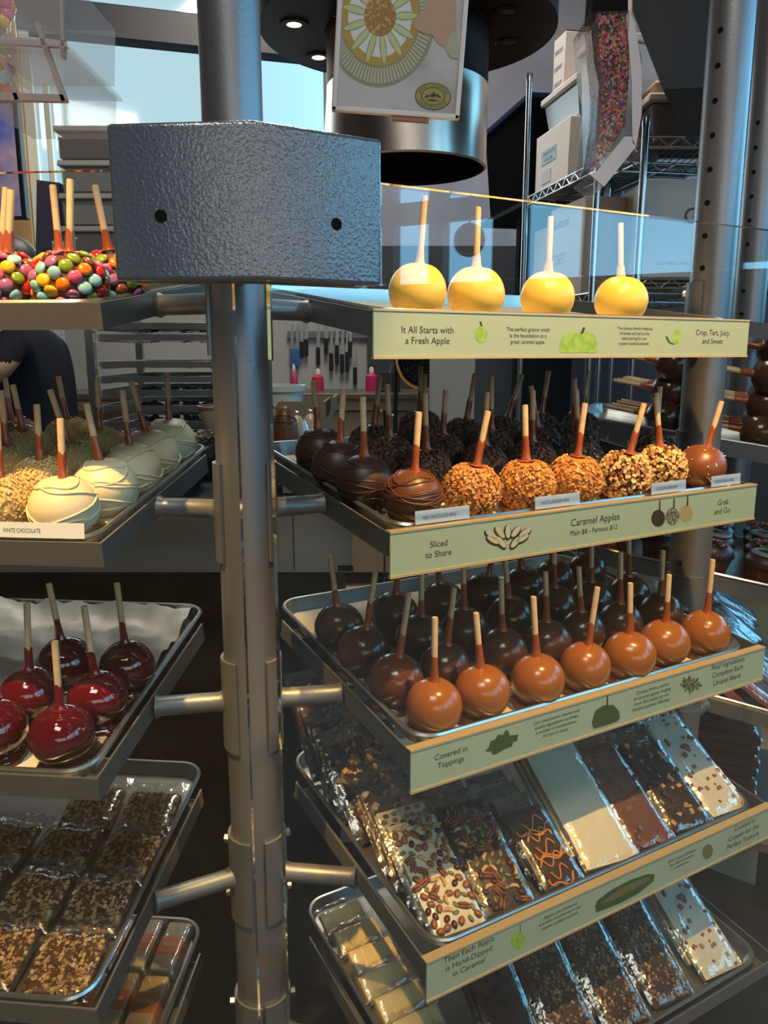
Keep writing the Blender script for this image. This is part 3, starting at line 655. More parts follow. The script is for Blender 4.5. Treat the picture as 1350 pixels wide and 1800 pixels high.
for k, it in enumerate(DRZ): apple(FR[1], it, 'drizzled', ['dark drizzled apple right behind the milk chocolate apple', 'dark drizzled apple, middle of the left column', 'dark drizzled apple at the far left corner of the tray'][k], 'dark drizzled apples')
CRM = [(0.158,0.160,-0.003,0.017,0.114), (0.262,0.160,0.002,0.014,0.114), (0.358,0.160,-0.002,0.017,0.114), (0.146,0.245,-0.004,0.017,0.114), (0.240,0.243,0.005,0.011,0.104), (0.345,0.250,-0.002,0.017,0.121), (0.160,0.328,0.012,0.008,0.114), (0.262,0.335,0.004,0.013,0.114), (0.351,0.338,0.016,0.006,0.114), (0.440,0.340,0.028,-0.002,0.112), (0.312,0.418,0,0.015,0.114)]
crl = ['front row of brown crumb apples, behind the first toffee apple', 'front row of brown crumb apples, behind the middle toffee apple', 'front row of brown crumb apples, behind the third toffee apple', 'second row of brown crumb apples, nearest the drizzled apples', 'second row of brown crumb apples, in the middle',
       'second row of brown crumb apples, beside the cookie apples', 'third row of brown crumb apples, nearest the drizzled apples', 'third row of brown crumb apples, second from left', 'third row of brown crumb apples, third from left', 'third row of brown crumb apples, last on the right', 'back edge of the tray behind the crumb apples']
for it, lab in zip(CRM, crl): apple(FR[1], it, 'crumb', 'brown crumb apple, ' + lab, 'brown crumb apples')
ORE = [(0.452,0.248,-0.018,0.024,0.103), (0.545,0.262,-0.005,0.018,0.113), (0.630,0.340,0.010,0.009,0.114), (0.452,0.152,-0.010,0.020,0.114), (0.640,0.160,0.001,0.015,0.114), (0.535,0.350,0.013,0.008,0.114)]
orl = ['middle row behind the last toffee apple', 'middle row behind the almond apples', 'back row on the right', 'near row behind the third toffee apple', 'near row behind the sea salt apple', 'back row in the middle']
for it, lab in zip(ORE, orl): apple(FR[1], it, 'cookie', 'black cookie crumb apple, ' + lab, 'cookie crumb apples')
YEL = [(0.111,0.075,0.007,0.011,0.120), (0.209,0.078,0,0.014,0.114), (0.337,0.075,0,0.014,0.112), (0.488,0.075,-0.006,0.019,0.114)]
for k, it in enumerate(YEL): apple(FR[0], it, 'yellow', 'plain yellow coated apple, %s from the left on the top shelf' % ORD[k], 'yellow apples on the top shelf')
SMA = [(-0.141,0.060,0.015,0.015,0.104), (-0.059,0.055,0.009,0.016,0.114), (0.0,0,0,0,0), (-0.196,0.140,0.018,0.017,0.112), (-0.112,0.142,-0.003,0.015,0.114), (-0.219,0.062,0.011,0.016,0.113), (-0.045,0.150,-0.017,0.013,0.113)]
sml = ['second from the right in front', 'nearest the post in front', '', 'back row, farthest left', 'back row, middle', 'farthest left in front', 'back row, nearest the post']
for k, it in enumerate(SMA):
    if k != 2: apple(FL[0], it, 'candy%d' % (k % 2), 'apple covered in bright candy buttons, ' + sml[k], 'candy button apples')
WHT = [(-0.072,0.062,0.004,0.015,0.108), (-0.056,0.145,-0.017,0.013,0.110), (-0.052,0.228,-0.008,0.014,0.112), (-0.055,0.310,-0.025,0.012,0.111), (-0.057,0.392,0.001,0.015,0.110)]
for k, it in enumerate(WHT): apple(FL[1], it, 'white', 'white chocolate drizzled apple, %s from the front in its column' % ORD[k], 'white chocolate apples')
CRU = [(-0.155,0.066,0.004,0.015,0.106), (-0.147,0.152,0.002,0.014,0.107), (-0.140,0.238,-0.029,0.012,0.111), (-0.143,0.325,0.003,0.015,0.113), (-0.233,0.223,-0.002,0.015,0.112), (-0.252,0.310,-0.014,0.013,0.105), (-0.225,0.395,-0.012,0.013,0.104)]
crul = ['front row beside the white chocolate apple', 'second from the front beside the white column', 'third from the front beside the white column', 'fourth from the front beside the white column', 'left column, nearest', 'left column, second back', 'left column, farthest back']
for it, lab in zip(CRU, crul): apple(FL[1], it, 'graham', 'beige graham crumb apple, ' + lab, 'graham crumb apples')
apple(FL[1], (-0.325, 0.400, -0.006, 0.014, 0.1), 'sprinkle', 'dark apple covered in mixed sprinkles at the far left corner', 'sprinkle apples')
RED = [(-0.067,0.055,0.001,0.016,0.119), (-0.157,0.060,0.008,0.016,0.116), (-0.155,0.141,0.008,0.017,0.125), (-0.146,0.225,-0.014,0.014,0.117), (-0.058,0.137,-0.009,0.016,0.126), (-0.053,0.223,-0.007,0.015,0.121)]
rel = ['bright red candy apple at the front right of the waxed tray', 'bright red candy apple at the left edge of the front row', 'deep red candy apple in the middle of the left column', 'deep red candy apple at the back of the left column', 'deep red candy apple behind the bright front one', 'deep red candy apple at the back right']
for it, lab in zip(RED, rel): apple(FL[2], it, 'red', lab, 'red candy apples')

# ---- little price cards on the front lip
def card(F, s0, s1, t, txt, label, h=0.017, base=0.0035, wf=0.62, off=0.44):
    r = thing('price_card', label, 'price card', F @ T((s0 + s1) / 2, t, base) @ RX(R(-12)), 'price cards')
    w = s1 - s0; MB().box((0, 0, h / 2), (w, 0.0008, h)).build('card', M_card, r, smooth=0)
    text_mesh('printed_text', [txt], w * wf, T(w * (off - 0.5), -0.0006, h * 0.46) @ RX(pi / 2), r, M_ink, height=h * 0.28)
    return r
CF = FR[1]
for (x0, x1, y, txt, lab) in ((717, 834, 916, 'MILK CHOCOLATE APPLE', 'card in front of the milk chocolate apple'), (915, 1015, 885, 'CHOCOLATE SKOR APPLE', 'card in front of the toffee apples'),
                              (1130, 1212, 865, 'CHOCOLATE ALMOND APPLE', 'card in front of the almond apples'), (1235, 1306, 852, 'CHOCOLATE SEA SALT APPLE', 'card in front of the sea salt apple')):
    a, b = hit(x0, y, CF, 0.003), hit(x1, y, CF, 0.003); card(CF, a.x, min(b.x, 0.692), 0.0065, txt, 'pale blue price ' + lab)
a, b = hit(-60, 945, FL[1], 0.003), hit(153, 945, FL[1], 0.003)
card(FL[1], a.x, b.x, 0.0035, 'WHITE CHOCOLATE', 'pale price card in front of the white chocolate apple', h=0.018, wf=0.32, off=0.47)

# ================================================================== BAGGED SWEETS
def film_sheet(w, l, seed, z=0.0, amp=0.0016, flap=0.028, th=0.010, nx=14, ny=22):
    """Cellophane sleeve round a slab w x l x th (x across, y along, z up) with a flat sealed flap beyond y = l."""
    m = MB(); L = l + flap
    for side in (1, -1):
        o = len(m.v)
        for j in range(ny + 1):
            y = -0.004 + (L + 0.004) * j / ny
            for i in range(nx + 1):
                x = (i / nx - 0.5) * (w + 0.010)
                e = min(1.0, (0.5 - abs(i / nx - 0.5)) * 7) * min(1, j / 1.2); f = max(0.0, min(1.0, (l + 0.008 - y) / 0.012))
                h = (th / 2 + 0.0012) * e * f + 0.0006
                nz = amp * (noise.noise((x * 42 + seed, y * 34, side * 3)) + 0.7 * noise.noise((x * 110, y * 95 + seed, side)))
                m.v.append((x, y, z + th / 2 + side * h + (max(nz, 0) if f > 0 else nz * 1.6) * side * e + (1 - f) * 0.5 * amp * 2 * noise.noise((x * 30, y * 20, seed))))
        for j in range(ny):
            for i in range(nx):
                a = o + j * (nx + 1) + i; q = (a, a + 1, a + nx + 2, a + nx + 1); m.f.append(q if side > 0 else q[::-1])
    m.m = [0] * len(m.f); return m
def slab_mesh(w, l, th, seed, m, n=(12, 18), rough=0.0015):
    b = MB(); nx, ny = n; top = []
    for lev in (0, 1):
        for j in range(ny + 1):
            for i in range(nx + 1):
                x = (i / nx - 0.5) * w; y = l * j / ny; ed = 1 if 0 < i < nx and 0 < j < ny else 0
                k = noise.noise((x * 60 + seed, y * 60, 0))
                xx = x + (0.0012 * noise.noise((y * 90, seed, 2)) if i in (0, nx) else 0)
                b.v.append((xx, y, (th * (0.8 + 0.2 * ed) + rough * k) if lev else 0))
    N_ = (nx + 1) * (ny + 1)
    for j in range(ny):
        for i in range(nx):
            a = j * (nx + 1) + i; b.f += [(a + nx + 1, a + nx + 2, a + 1, a), (N_ + a, N_ + a + 1, N_ + a + nx + 2, N_ + a + nx + 1)]
    for i in range(nx):
        b.f += [(i, i + 1, N_ + i + 1, N_ + i), (N_ + ny * (nx + 1) + i, N_ + ny * (nx + 1) + i + 1, ny * (nx + 1) + i + 1, ny * (nx + 1) + i)]
    for j in range(ny):
        a, c = j * (nx + 1), (j + 1) * (nx + 1); b.f += [(a, N_ + a, N_ + c, c), (a + nx, c + nx, N_ + c + nx, N_ + a + nx)]
    b.m = [0] * len(b.f); return b.mesh('bark', m, 60)
M_bwhite = mat('bark_white', (0.74, 0.68, 0.50), 0.45, bump=(120, 0.5)); M_bmilk = mat('bark_milk', (0.15, 0.05, 0.022), 0.4, bump=(90, 0.4)); M_bdark = mat('bark_dark', (0.035, 0.014, 0.008), 0.38, bump=(90, 0.4))
M_bpale = mat('bark_pale', (0.70, 0.66, 0.52), 0.45, bump=(60, 0.4))
NUT = {'almond': ((0.30, 0.10, 0.03), (0.0066, 0.0050, 0.0034)), 'cashew': ((0.62, 0.38, 0.15), (0.0075, 0.0042, 0.0032)), 'cranberry': ((0.07, 0.010, 0.015), (0.0058, 0.0044, 0.0034)), 'pumpkin_seed': ((0.17, 0.18, 0.05), (0.0054, 0.0030, 0.0018)), 'pecan': ((0.26, 0.08, 0.03), (0.0095, 0.005, 0.0036))}
NUTM = {k: mat('nut_' + k, v[0], 0.4, var=(90, tuple(c * 0.6 for c in v[0]), 0.4, 0.6)) for k, v in NUT.items()}
def nut_mesh(k):
    rx, ry, rz = NUT[k][1]; m = MB()
    if k == 'cashew': m.tube([(-rx, 0.002, 0), (-rx * .5, -.001, 0), (rx * .4, -.001, 0), (rx, 0.0025, 0)], [0.0012, 0.0030, 0.0030, 0.0010], 8)
    elif k == 'pecan':
        m.ball((0, 0.0024, 0), (rx, 0.0026, rz), 0, 10, 6); m.ball((0, -0.0024, 0), (rx, 0.0026, rz), 0, 10, 6)
    else: m.ball((0, 0, 0), (rx, ry, rz), 0, 12, 7)
    return m.mesh(k, NUTM[k], 180)
NUT_ME = {k: nut_mesh(k) for k in NUT}
BARK = {}
def bark_kind(key, w, l, th, m, topping=None, seed=1):
    BARK[key] = (w, l, th, slab_mesh(w, l, th, seed, m), topping, film_sheet(w, l, seed, th=th, amp=0.0030 if key == 'cluster' else 0.0018).mesh('wrapper', M_bag, 180), seed)
def chips(w, l, th, n, size, mats, seed, name='crumb_topping'):
    q = random.Random(seed); m = MB()
    for k in range(n):
        s = size * q.uniform(0.5, 1.3); X = T(q.uniform(-.47, .47) * w, q.uniform(.02, .98) * l, th + s * 0.12) @ RZ(q.uniform(0, 6.3)) @ RX(q.uniform(-.4, .4)) @ RY(q.uniform(-.4, .4))
        m.box((0, 0, 0), (s, s * q.uniform(.6, .9), s * 0.6), q.randrange(len(mats)), X)
    return (name, m.mesh(name, mats, 0), 'stuff')
def stripes(w, l, th, seed):
    m = MB()
    for k in range(5):                                   # looping drizzle, bow after bow up the slab
        cy, rx = l * (0.10 + 0.16 * k), w * (0.40 - 0.035 * ((k + seed) % 3)); up = 1 if k % 2 else -1
        m.tube([(rx * math.cos(t * pi / 14) + 0.004 * math.sin(k), cy + l * 0.10 * up * math.sin(t * pi / 14) + 0.004 * math.sin(t * 0.9), th + 0.0016) for t in range(15)], [0.0016 + 0.0006 * abs(math.sin(t * 0.7 + k)) for t in range(15)], 6)
        m.tube([(rx * (0.75 - 0.11 * t) , cy + 0.010 * math.sin(t * 0.55) + 0.006, th + 0.0020) for t in range(13)], 0.0014, 6)
    return ('caramel_drizzle', m.mesh('caramel_drizzle', mat('orange_caramel', (0.55, 0.19, 0.03), 0.3), 180), None)
def nutty(w, l, th, n, mix, seed):
    q = random.Random(seed); L = []; tries = 0
    while len(L) < n and tries < 4000:
        tries += 1
        x, y = q.uniform(-.45, .45) * w, q.uniform(.03, .97) * l; d = 0.0100
        if all((x - a) ** 2 + (y - b) ** 2 > d * d for a, b, _, _ in L): L.append((x, y, q.choice(mix), q.uniform(0, 6.3)))
    return L
M_nib = [mat('toffee_nib', (0.20, 0.10, 0.045), 0.5), mat('dark_nib', (0.06, 0.028, 0.016), 0.5), mat('tan_nib', (0.33, 0.19, 0.09), 0.5)]
M_clu = [mat('cluster_nut', (0.42, 0.25, 0.10), 0.45), mat('cluster_choc', (0.07, 0.028, 0.012), 0.4), mat('cluster_pale', (0.50, 0.35, 0.18), 0.5)]
bark_kind('nutwhite', 0.078, 0.165, 0.009, M_bwhite, ('nuts', nutty(0.078, 0.165, 0.009, 78, ['almond', 'almond', 'pumpkin_seed', 'cranberry', 'cashew', 'pecan', 'almond', 'pumpkin_seed'], 3)), 3)
bark_kind('seeddark', 0.080, 0.165, 0.009, M_bdark, ('nuts', nutty(0.080, 0.165, 0.009, 78, ['pumpkin_seed', 'pumpkin_seed', 'cranberry', 'pecan', 'cashew', 'pumpkin_seed'], 5)), 5)
bark_kind('drizzled', 0.070, 0.125, 0.009, M_bdark, stripes(0.070, 0.125, 0.009, 2), 7)
bark_kind('plainwhite', 0.098, 0.215, 0.010, M_bwhite, None, 8)
bark_kind('milk', 0.084, 0.185, 0.010, M_bmilk, chips(0.084, 0.185, 0.009, 26, 0.0085, [M_bmilk, M_bmilk], 9, 'lumps'), 9)
bark_kind('darknut', 0.086, 0.165, 0.011, M_bdark, chips(0.086, 0.165, 0.010, 60, 0.0085, [M_bdark, M_bdark, M_clu[0]], 10, 'nut_lumps'), 10)
bark_kind('cranwhite', 0.084, 0.195, 0.010, M_bpale, chips(0.084, 0.195, 0.0095, 38, 0.0072, [mat('cran_spot', (0.24, 0.11, 0.09), 0.5)], 11, 'cranberries'), 11)
bark_kind('mixnut', 0.076, 0.160, 0.011, M_bdark, chips(0.076, 0.160, 0.010, 130, 0.0085, [M_clu[0], M_bdark, M_clu[1], NUTM['pumpkin_seed'], NUTM['cranberry']], 12, 'nut_topping'), 12)
bark_kind('nib', 0.078, 0.200, 0.010, M_bdark, chips(0.078, 0.200, 0.010, 520, 0.0042, M_nib, 13), 13)
bark_kind('plaindark', 0.078, 0.200, 0.010, M_bdark, None, 14)
def bark(F, key, s, t, slope, yaw, label, group, name='bark_bag', cat='chocolate bark', h=-0.0165, nuts=True):
    w, l, th, me, top, film, seed = BARK[key]
    r = thing(name, label, cat, F @ T(s, t, h) @ RZ(yaw) @ RX(slope), group)
    obj('bark', me, r)
    if top and top[0] == 'nuts':
        if nuts:
            for x, y, k, a in top[1]: obj(k, NUT_ME[k], r, T(x, y, th + 0.0012) @ RZ(a))
        else:
            m = MB(); q = random.Random(seed)
            for x, y, k, a in top[1]: m.ball((x, y, th + 0.001), (0.0055, 0.004, 0.0025), q.randrange(5), 6, 4)
            m.build('nut_topping', list(NUTM.values()), r)['kind'] = 'stuff'
    elif top:
        o = obj(top[0], top[1], r)
        if top[2]: o['kind'] = top[2]
    obj('wrapper', film, r)
    return r
SL = R(22)
cols = [('nutwhite', 0.078, 'white nut and berry bark', -0.06, 5), ('seeddark', 0.160, 'dark pumpkin seed bark', -0.10, 4), ('drizzled', 0.262, 'dark bark with orange drizzle', -0.06, 4), ('plainwhite', 0.362, 'plain white bark', -0.12, 3), ('milk', 0.452, 'milk chocolate bark', -0.10, 3), ('darknut', 0.541, 'dark nutty bark', -0.14, 3), ('cranwhite', 0.636, 'white cranberry bark', -0.06, 3)]
for key, s, nm, yw, n in cols:
    l_ = BARK[key][1]
    for k in range(n):
        kk = key if not (key == 'nutwhite' and k >= 2) else 'mixnut'
        pos = 'frontmost of its stack' if k == 0 else '%s back in its stack' % ORD[k]
        bark(FR[3], kk, s, 0.030 + 0.032 * k, SL, yw, 'bagged %s, %s' % (nm if kk == key else 'mixed nut bark behind the white nut bark', pos), 'bark bags above the hand dipped sign', nuts=(k == 0))
for k in range(7):
    bark(FR[3], 'mixnut', 0.072 + 0.055 * (k % 2), 0.235 + 0.028 * k, R(33 + 3 * k), 0.04 - 0.07 * (k % 2), 'bagged dark mixed nut bark standing at the tray back, %s from the front' % ORD[k], 'mixed nut bark bags at the back')
cols = [('plaindark', 0.180, 'smooth dark bark', -0.14, 2), ('nib', 0.278, 'dark toffee nib bark beside the smooth dark bark', -0.14, 3), ('nib', 0.378, 'dark toffee nib bark in the middle column', -0.12, 3), ('nib', 0.478, 'dark toffee nib bark beside the pale bark', -0.13, 3), ('cranwhite', 0.600, 'pale speckled bark', -0.08, 2)]
for key, s, nm, yw, n in cols:
    for k in range(n):
        bark(FR[4], key, s, 0.030 + 0.034 * k, R(24), yw, 'bagged %s, %s' % (nm, 'frontmost on the lowest shelf' if k == 0 else '%s back on the lowest shelf' % ORD[k]), 'bark bags on the lowest shelf')
# wrapped white chocolate bars, lowest right shelf
M_wbar = mat('white_bar', (0.66, 0.54, 0.27), 0.45, bump=(40, 0.2))
m = MB().box((0, 0.016, 0.006), (0.078, 0.040, 0.010))
for i in range(4): m.box((-0.029 + 0.0195 * i, 0.016, 0.0115), (0.0165, 0.034, 0.002))
bar_me = m.mesh('bar', M_wbar, 0); bar_film = film_sheet(0.080, 0.042, 4, th=0.014, flap=0.012, nx=14, ny=12, amp=0.0020).mesh('wrapper', M_bag, 180)
for k in range(8):
    r = thing('chocolate_bar', 'wrapped white chocolate bar, %s from the back of the left column' % ORD[k], 'chocolate bar', FR[4] @ T(0.072 + 0.004 * (k % 3), 0.395 - 0.047 * k, -0.012) @ RZ(0.05 - 0.03 * (k % 3)) @ RX(R(20)), 'white chocolate bars')
    obj('bar', bar_me, r, bevel=0.001); obj('wrapper', bar_film, r, T(0, -0.006, 0))
# bags of nut clusters, left
bark_kind('cluster', 0.080, 0.080, 0.012, mat('cluster_base', (0.075, 0.030, 0.013), 0.4, bump=(60, 0.5)), chips(0.082, 0.082, 0.0105, 560, 0.0044, M_clu, 15, 'nut_topping'), 15)
clu = [(-0.066, 0.020), (-0.066, 0.112), (-0.066, 0.204), (-0.066, 0.300), (-0.162, 0.022), (-0.164, 0.116), (-0.162, 0.210), (-0.160, 0.305), (-0.258, 0.022), (-0.260, 0.118), (-0.262, 0.212)]
for k, (s, t) in enumerate(clu):
    c = ['right column', 'middle column', 'left column'][k // 4]
    bark(FL[3], 'cluster', s, t, R(6), rnd.uniform(-.07, .07), 'bagged nut cluster square, %s from the front in the %s' % (ORD[k % 4], c), 'nut cluster bags', 'cluster_bag', 'nut cluster')
# fudge bars
M_fudge = [mat('fudge_tan', (0.50, 0.36, 0.21), 0.5), mat('fudge_grey', (0.44, 0.38, 0.28), 0.5)]; M_org = mat('orange_band', (0.80, 0.22, 0.05), 0.45); M_org2 = mat('rust_band', (0.45, 0.13, 0.05), 0.5)
for k, (s, t) in enumerate(((-0.052, 0.355), (-0.102, 0.358), (-0.054, 0.250), (-0.104, 0.252), (-0.056, 0.145), (-0.106, 0.148), (-0.154, 0.355), (-0.156, 0.25))):
    r = thing('fudge_bar', 'fudge bar with %s paper band, %s from back' % (['orange', 'rust'][1 if k in (2, 3) else 0] + (' printed', '')[0], ['pan edge column, first', 'inner column, first', 'pan edge column, second', 'inner column, second', 'pan edge column, third', 'inner column, third', 'far column, first', 'far column, second'][k]), 'fudge bar', FL[4] @ T(s, t, -0.0185), 'fudge bars')
    MB().box((0, 0.048, 0.013), (0.040, 0.094, 0.026)).build('fudge', M_fudge[0 if k in (2, 3) else 1], r, bevel=0.003)
    b = MB().box((0, 0.046, 0.0132), (0.0412, 0.036, 0.0272)).build('paper_band', M_org2 if k in (2, 3) else M_org, r, bevel=0.002)
    text_mesh('printed_text', ['FUDGE'], 0.026, T(0, 0.048, 0.0271), b, mat('band_print', (0.85, 0.78, 0.70), 0.5))
    obj('wrapper', film_sheet(0.042, 0.096, k, th=0.0285, flap=0.004, amp=0.0012).mesh('wrapper', M_bag, 180), r, T(0, -0.001, -0.0005))

# ================================================================== KITCHEN BEHIND
# ---- round hood with its downlights
hc = at(715, 300, 2.9); hx, hy = hc.x, 2.9
hd = thing('kettle_hood', 'dark copper kettle hood with round lamp ring and steel skirt', 'hood', T(hx, hy, 0))
hz = at(715, 297, 2.9).z; hr = 130 / FPX * 2.9
zr = at(715, 58, 2.9).z
MB().lathe([(hr * 0.97, hz - 0.005), (hr, hz), (hr, hz + 0.25), (hr * 0.985, hz + 0.25), (hr * 0.975, hz), (hr * 0.97, hz - 0.005)], 56).build('steel_skirt', mat('hood_steel', (0.72, 0.64, 0.56), 0.27, 1.0), hd, smooth=40)
MB().lathe([(hr * 0.96, hz + 0.01), (hr * 0.93, hz + 0.12), (0.0, hz + 0.14)], 56, cap=False).build('inner_cone', M_hood, hd, smooth=50)
MB().lathe([(hr * 0.992, hz + 0.25), (hr * 1.0, hz + 0.26), (hr * 1.0, zr), (hr * 0.6, zr), (hr * 0.6, hz + 0.25), (hr * 0.992, hz + 0.25)], 56).build('drum', M_hood, hd, smooth=40)
Rr = 236 / FPX * 2.9
MB().lathe([(hr * 1.01, zr), (Rr, zr), (Rr, zr + 0.09), (hr * 1.01, zr + 0.09), (hr * 1.01, zr)], 72).build('lamp_ring', M_hood, hd, smooth=40)
MB().lathe([(hr * 1.0, zr + 0.09), (hr, 4.59), (0, 4.59)], 48).build('duct', M_hood, hd, smooth=40)
M_lamp = mat('lamp_glow', (1, 0.8, 0.5), 0.5, emit=((1.0, 0.62, 0.28), 14)); M_lampoff = mat('lamp_unlit', (0.10, 0.05, 0.03), 0.4)
FH = Matrix.Translation((0, 0, zr))
for k, (x, y, on) in enumerate(((517, 42, 1), (560, 100, 1), (892, 20, 0), (895, 75, 0))):
    p = hit(x, y, FH); q = T(p.x - hx, p.y - hy, zr)
    b = MB().lathe([(0.024, -0.004), (0.046, -0.004), (0.048, 0.0), (0.024, 0.0), (0.024, -0.004)], 28).build('lamp_bezel', M_hood, hd, q)
    MB().lathe([(0, -0.002), (0.024, -0.002), (0.024, 0.0), (0, 0.0)], 24).build('bulb', M_lamp if on else M_lampoff, b)
    if on: light('hood_lamp', 'SPOT', (p.x, p.y, zr - 0.01), 5, (1, 0.65, 0.32), (p.x, p.y, 0), spot_size=R(100), shadow_soft_size=0.02)

# ---- hanging picture in a clear holder
Yp = 1.30
c4 = [at(x, y, Yp) for x, y in ((583, 196), (807, 212), (800, -110), (575, -118))]
ax = (c4[1] - c4[0]); wP = ax.length; hP = (c4[3] - c4[0]).length; ax.normalize(); up = (c4[3] - c4[0]).normalized()
up = (up - ax * up.dot(ax)).normalized(); nz = ax.cross(up)
FP = Matrix(((ax.x, up.x, nz.x, c4[0].x), (ax.y, up.y, nz.y, c4[0].y), (ax.z, up.z, nz.z, c4[0].z), (0, 0, 0, 1)))
pic = thing('hanging_picture', 'hanging picture of sliced apple on a plate in a clear holder', 'picture', FP)
MB().box((wP / 2, hP / 2, 0), (wP - 0.012, hP - 0.012, 0.0015)).build('print', mat('print_ground', (0.50, 0.50, 0.52), 0.5, var=(9, (0.36, 0.35, 0.37), 0.45, 0.6)), pic, smooth=0)
mb = MB()
for (c, d) in (((wP / 2, 0.004, 0), (wP, 0.008, 0.010)), ((0.004, hP / 2, 0), (0.008, hP, 0.010)), ((wP - 0.004, hP / 2, 0), (0.008, hP, 0.010)), ((wP / 2, hP - 0.004, 0), (wP, 0.008, 0.010))): mb.box(c, d)
mb.build('frame', mat('worn_clear_frame', (0.55, 0.53, 0.52), 0.3, bump=(60, 0.4)), pic, bevel=0.002)
MB().box((wP / 2, hP / 2, 0.004), (wP - 0.016, hP - 0.016, 0.001)).build('cover_sheet', film_mat('cover_film', base=0.03, edge=0.4, rough=0.15, scale=12, strength=0.3), pic, smooth=0)
MB().box((wP * 0.62, -0.004, 0), (0.055, 0.006, 0.008)).build('clip', mat('rusty_clip', (0.22, 0.11, 0.08), 0.6), pic, bevel=0.001)
for s in (0.12, 0.88): MB().tube([(wP * s, hP, 0), (wP * s, 4.58 - c4[0].z, 0)], 0.0012, 6).build('wire', M_black, pic)
def pp(x, y): v = hit(x, y, FP); return (v.x, v.y)
def art(name, pts, m, z):
    pts = [(min(max(x, 0.009), wP - 0.009), min(max(y, 0.009), hP - 0.009)) for x, y in pts]
    q = MB(); q.v = [(x, y, z) for x, y in pts]; q.f = [tuple(range(len(pts)))]; q.m = [0]; return q.build(name, m, pic, smooth=0)
pc = pp(668, 30); pr = abs(pp(668, 152)[1] - pc[1])
def disc(name, r0, m, z, k=1.0, n=56): return art(name, [(pc[0] + k * r0 * math.cos(2 * pi * i / n), pc[1] + r0 * math.sin(2 * pi * i / n)) for i in range(n)], m, z)
M_pl = mat('pewter_print', (0.24, 0.25, 0.16), 0.5); M_pl2 = mat('pewter_light_print', (0.48, 0.48, 0.36), 0.5)
disc('printed_plate', pr * 1.02, M_pl, 0.0009, 0.86)
q = MB()
for i in range(90):
    a = 2 * pi * i / 90; da = 0.018
    o_ = len(q.v)
    for (r_, d_) in ((0.74, -da), (0.96, -da), (0.96, da), (0.74, da)): q.v.append((max(0.009, pc[0] + 0.86 * pr * r_ * math.cos(a + d_)), pc[1] + pr * r_ * math.sin(a + d_), 0.00105))
    q.f.append((o_, o_ + 1, o_ + 2, o_ + 3)); q.m.append(0)
q.build('printed_plate_flutes', M_pl2, pic, smooth=0)
disc('printed_plate_rim', pr * 0.71, mat('gold_print', (0.42, 0.27, 0.04), 0.5), 0.0012, 0.86); disc('printed_plate_centre', pr * 0.58, mat('white_print', (0.66, 0.70, 0.74), 0.5), 0.0013, 0.86)
M_sl, M_sl2 = mat('slice_print', (0.52, 0.56, 0.30), 0.5), mat('slice_skin_print', (0.22, 0.32, 0.08), 0.5)
for i in range(13):
    a = 2 * pi * i / 13 - pi / 2 + 0.2; ca, sa = math.cos(a), math.sin(a)
    for (k, m_, z) in ((1.0, M_sl2, 0.0014), (0.72, M_sl, 0.0015)):
        art('printed_slice', [(pc[0] + 0.86 * pr * ((0.46 + 0.22 * math.cos(t)) * ca - 0.065 * k * math.sin(t) * sa), pc[1] + pr * ((0.46 + 0.22 * math.cos(t)) * sa + 0.065 * k * math.sin(t) * ca)) for t in [2 * pi * j / 16 for j in range(16)]], m_, z)
disc('printed_dip', pr * 0.28, mat('dip_print', (0.30, 0.14, 0.015), 0.5, var=(220, (0.55, 0.38, 0.10), 0.5, 0.65)), 0.0016, 0.9)
art('printed_hand', [pp(x, y) for x, y in ((727, 42), (736, 28), (748, 20), (745, 5), (752, -20), (800, -30), (803, 40), (800, 78), (782, 84), (768, 76), (760, 62), (742, 58), (730, 52))], mat('hand_print', (0.48, 0.30, 0.20), 0.5), 0.0017)
art('printed_cuff', [pp(x, y) for x, y in ((782, 86), (792, 60), (804, 52), (804, 104), (792, 102))], mat('cuff_print', (0.40, 0.42, 0.32), 0.5), 0.0018)
M_lg, M_lk = mat('logo_olive', (0.30, 0.28, 0.05), 0.5), mat('logo_black', (0.012, 0.012, 0.01), 0.5)
lc = pp(761, 170); lx = abs(pp(793, 170)[0] - lc[0]); ly = abs(pp(761, 194)[1] - lc[1])
for k, m_, z in ((1.0, M_lk, 0.0014), (0.94, M_lg, 0.0015), (0.66, M_lk, 0.0016), (0.61, M_lg, 0.0017)):
    art('printed_logo', [(lc[0] + k * lx * math.cos(2 * pi * i / 40), lc[1] + k * ly * math.sin(2 * pi * i / 40)) for i in range(40)], m_, z)
for pts in (((-.5, -.12), (-.3, .12), (-.2, .02), (0.02, .36), (.14, .14), (.22, .22), (.52, -.1), (.3, -.06), (.15, .02), (0, -.1), (-.15, -.02), (-.3, -.12)), ((-.4, -.3), (0.0, -.2), (.42, -.3), (0, -.38))):
    art('printed_mountain', [(lc[0] + a * lx, lc[1] + b * ly) for a, b in pts], M_lk, 0.0018)
for word, a0, a1, flip in (('ROCKY MOUNTAIN', 160, 20, 1), ('CHOCOLATE FACTORY', 205, 335, -1)):
    for i, ch in enumerate(word):
        if ch == ' ': continue
        a = R(a0 + (a1 - a0) * i / (len(word) - 1)); p = (lc[0] + 0.80 * lx * math.cos(a), lc[1] + 0.80 * ly * math.sin(a)); t = math.atan2(ly * math.sin(a), lx * math.cos(a)) - flip * pi / 2
        text_mesh('printed_letter', [ch], lx * (0.05 if ch == 'I' else 0.10), T(p[0], p[1], 0.0018) @ RZ(t), pic, M_lk, height=ly * 0.17)

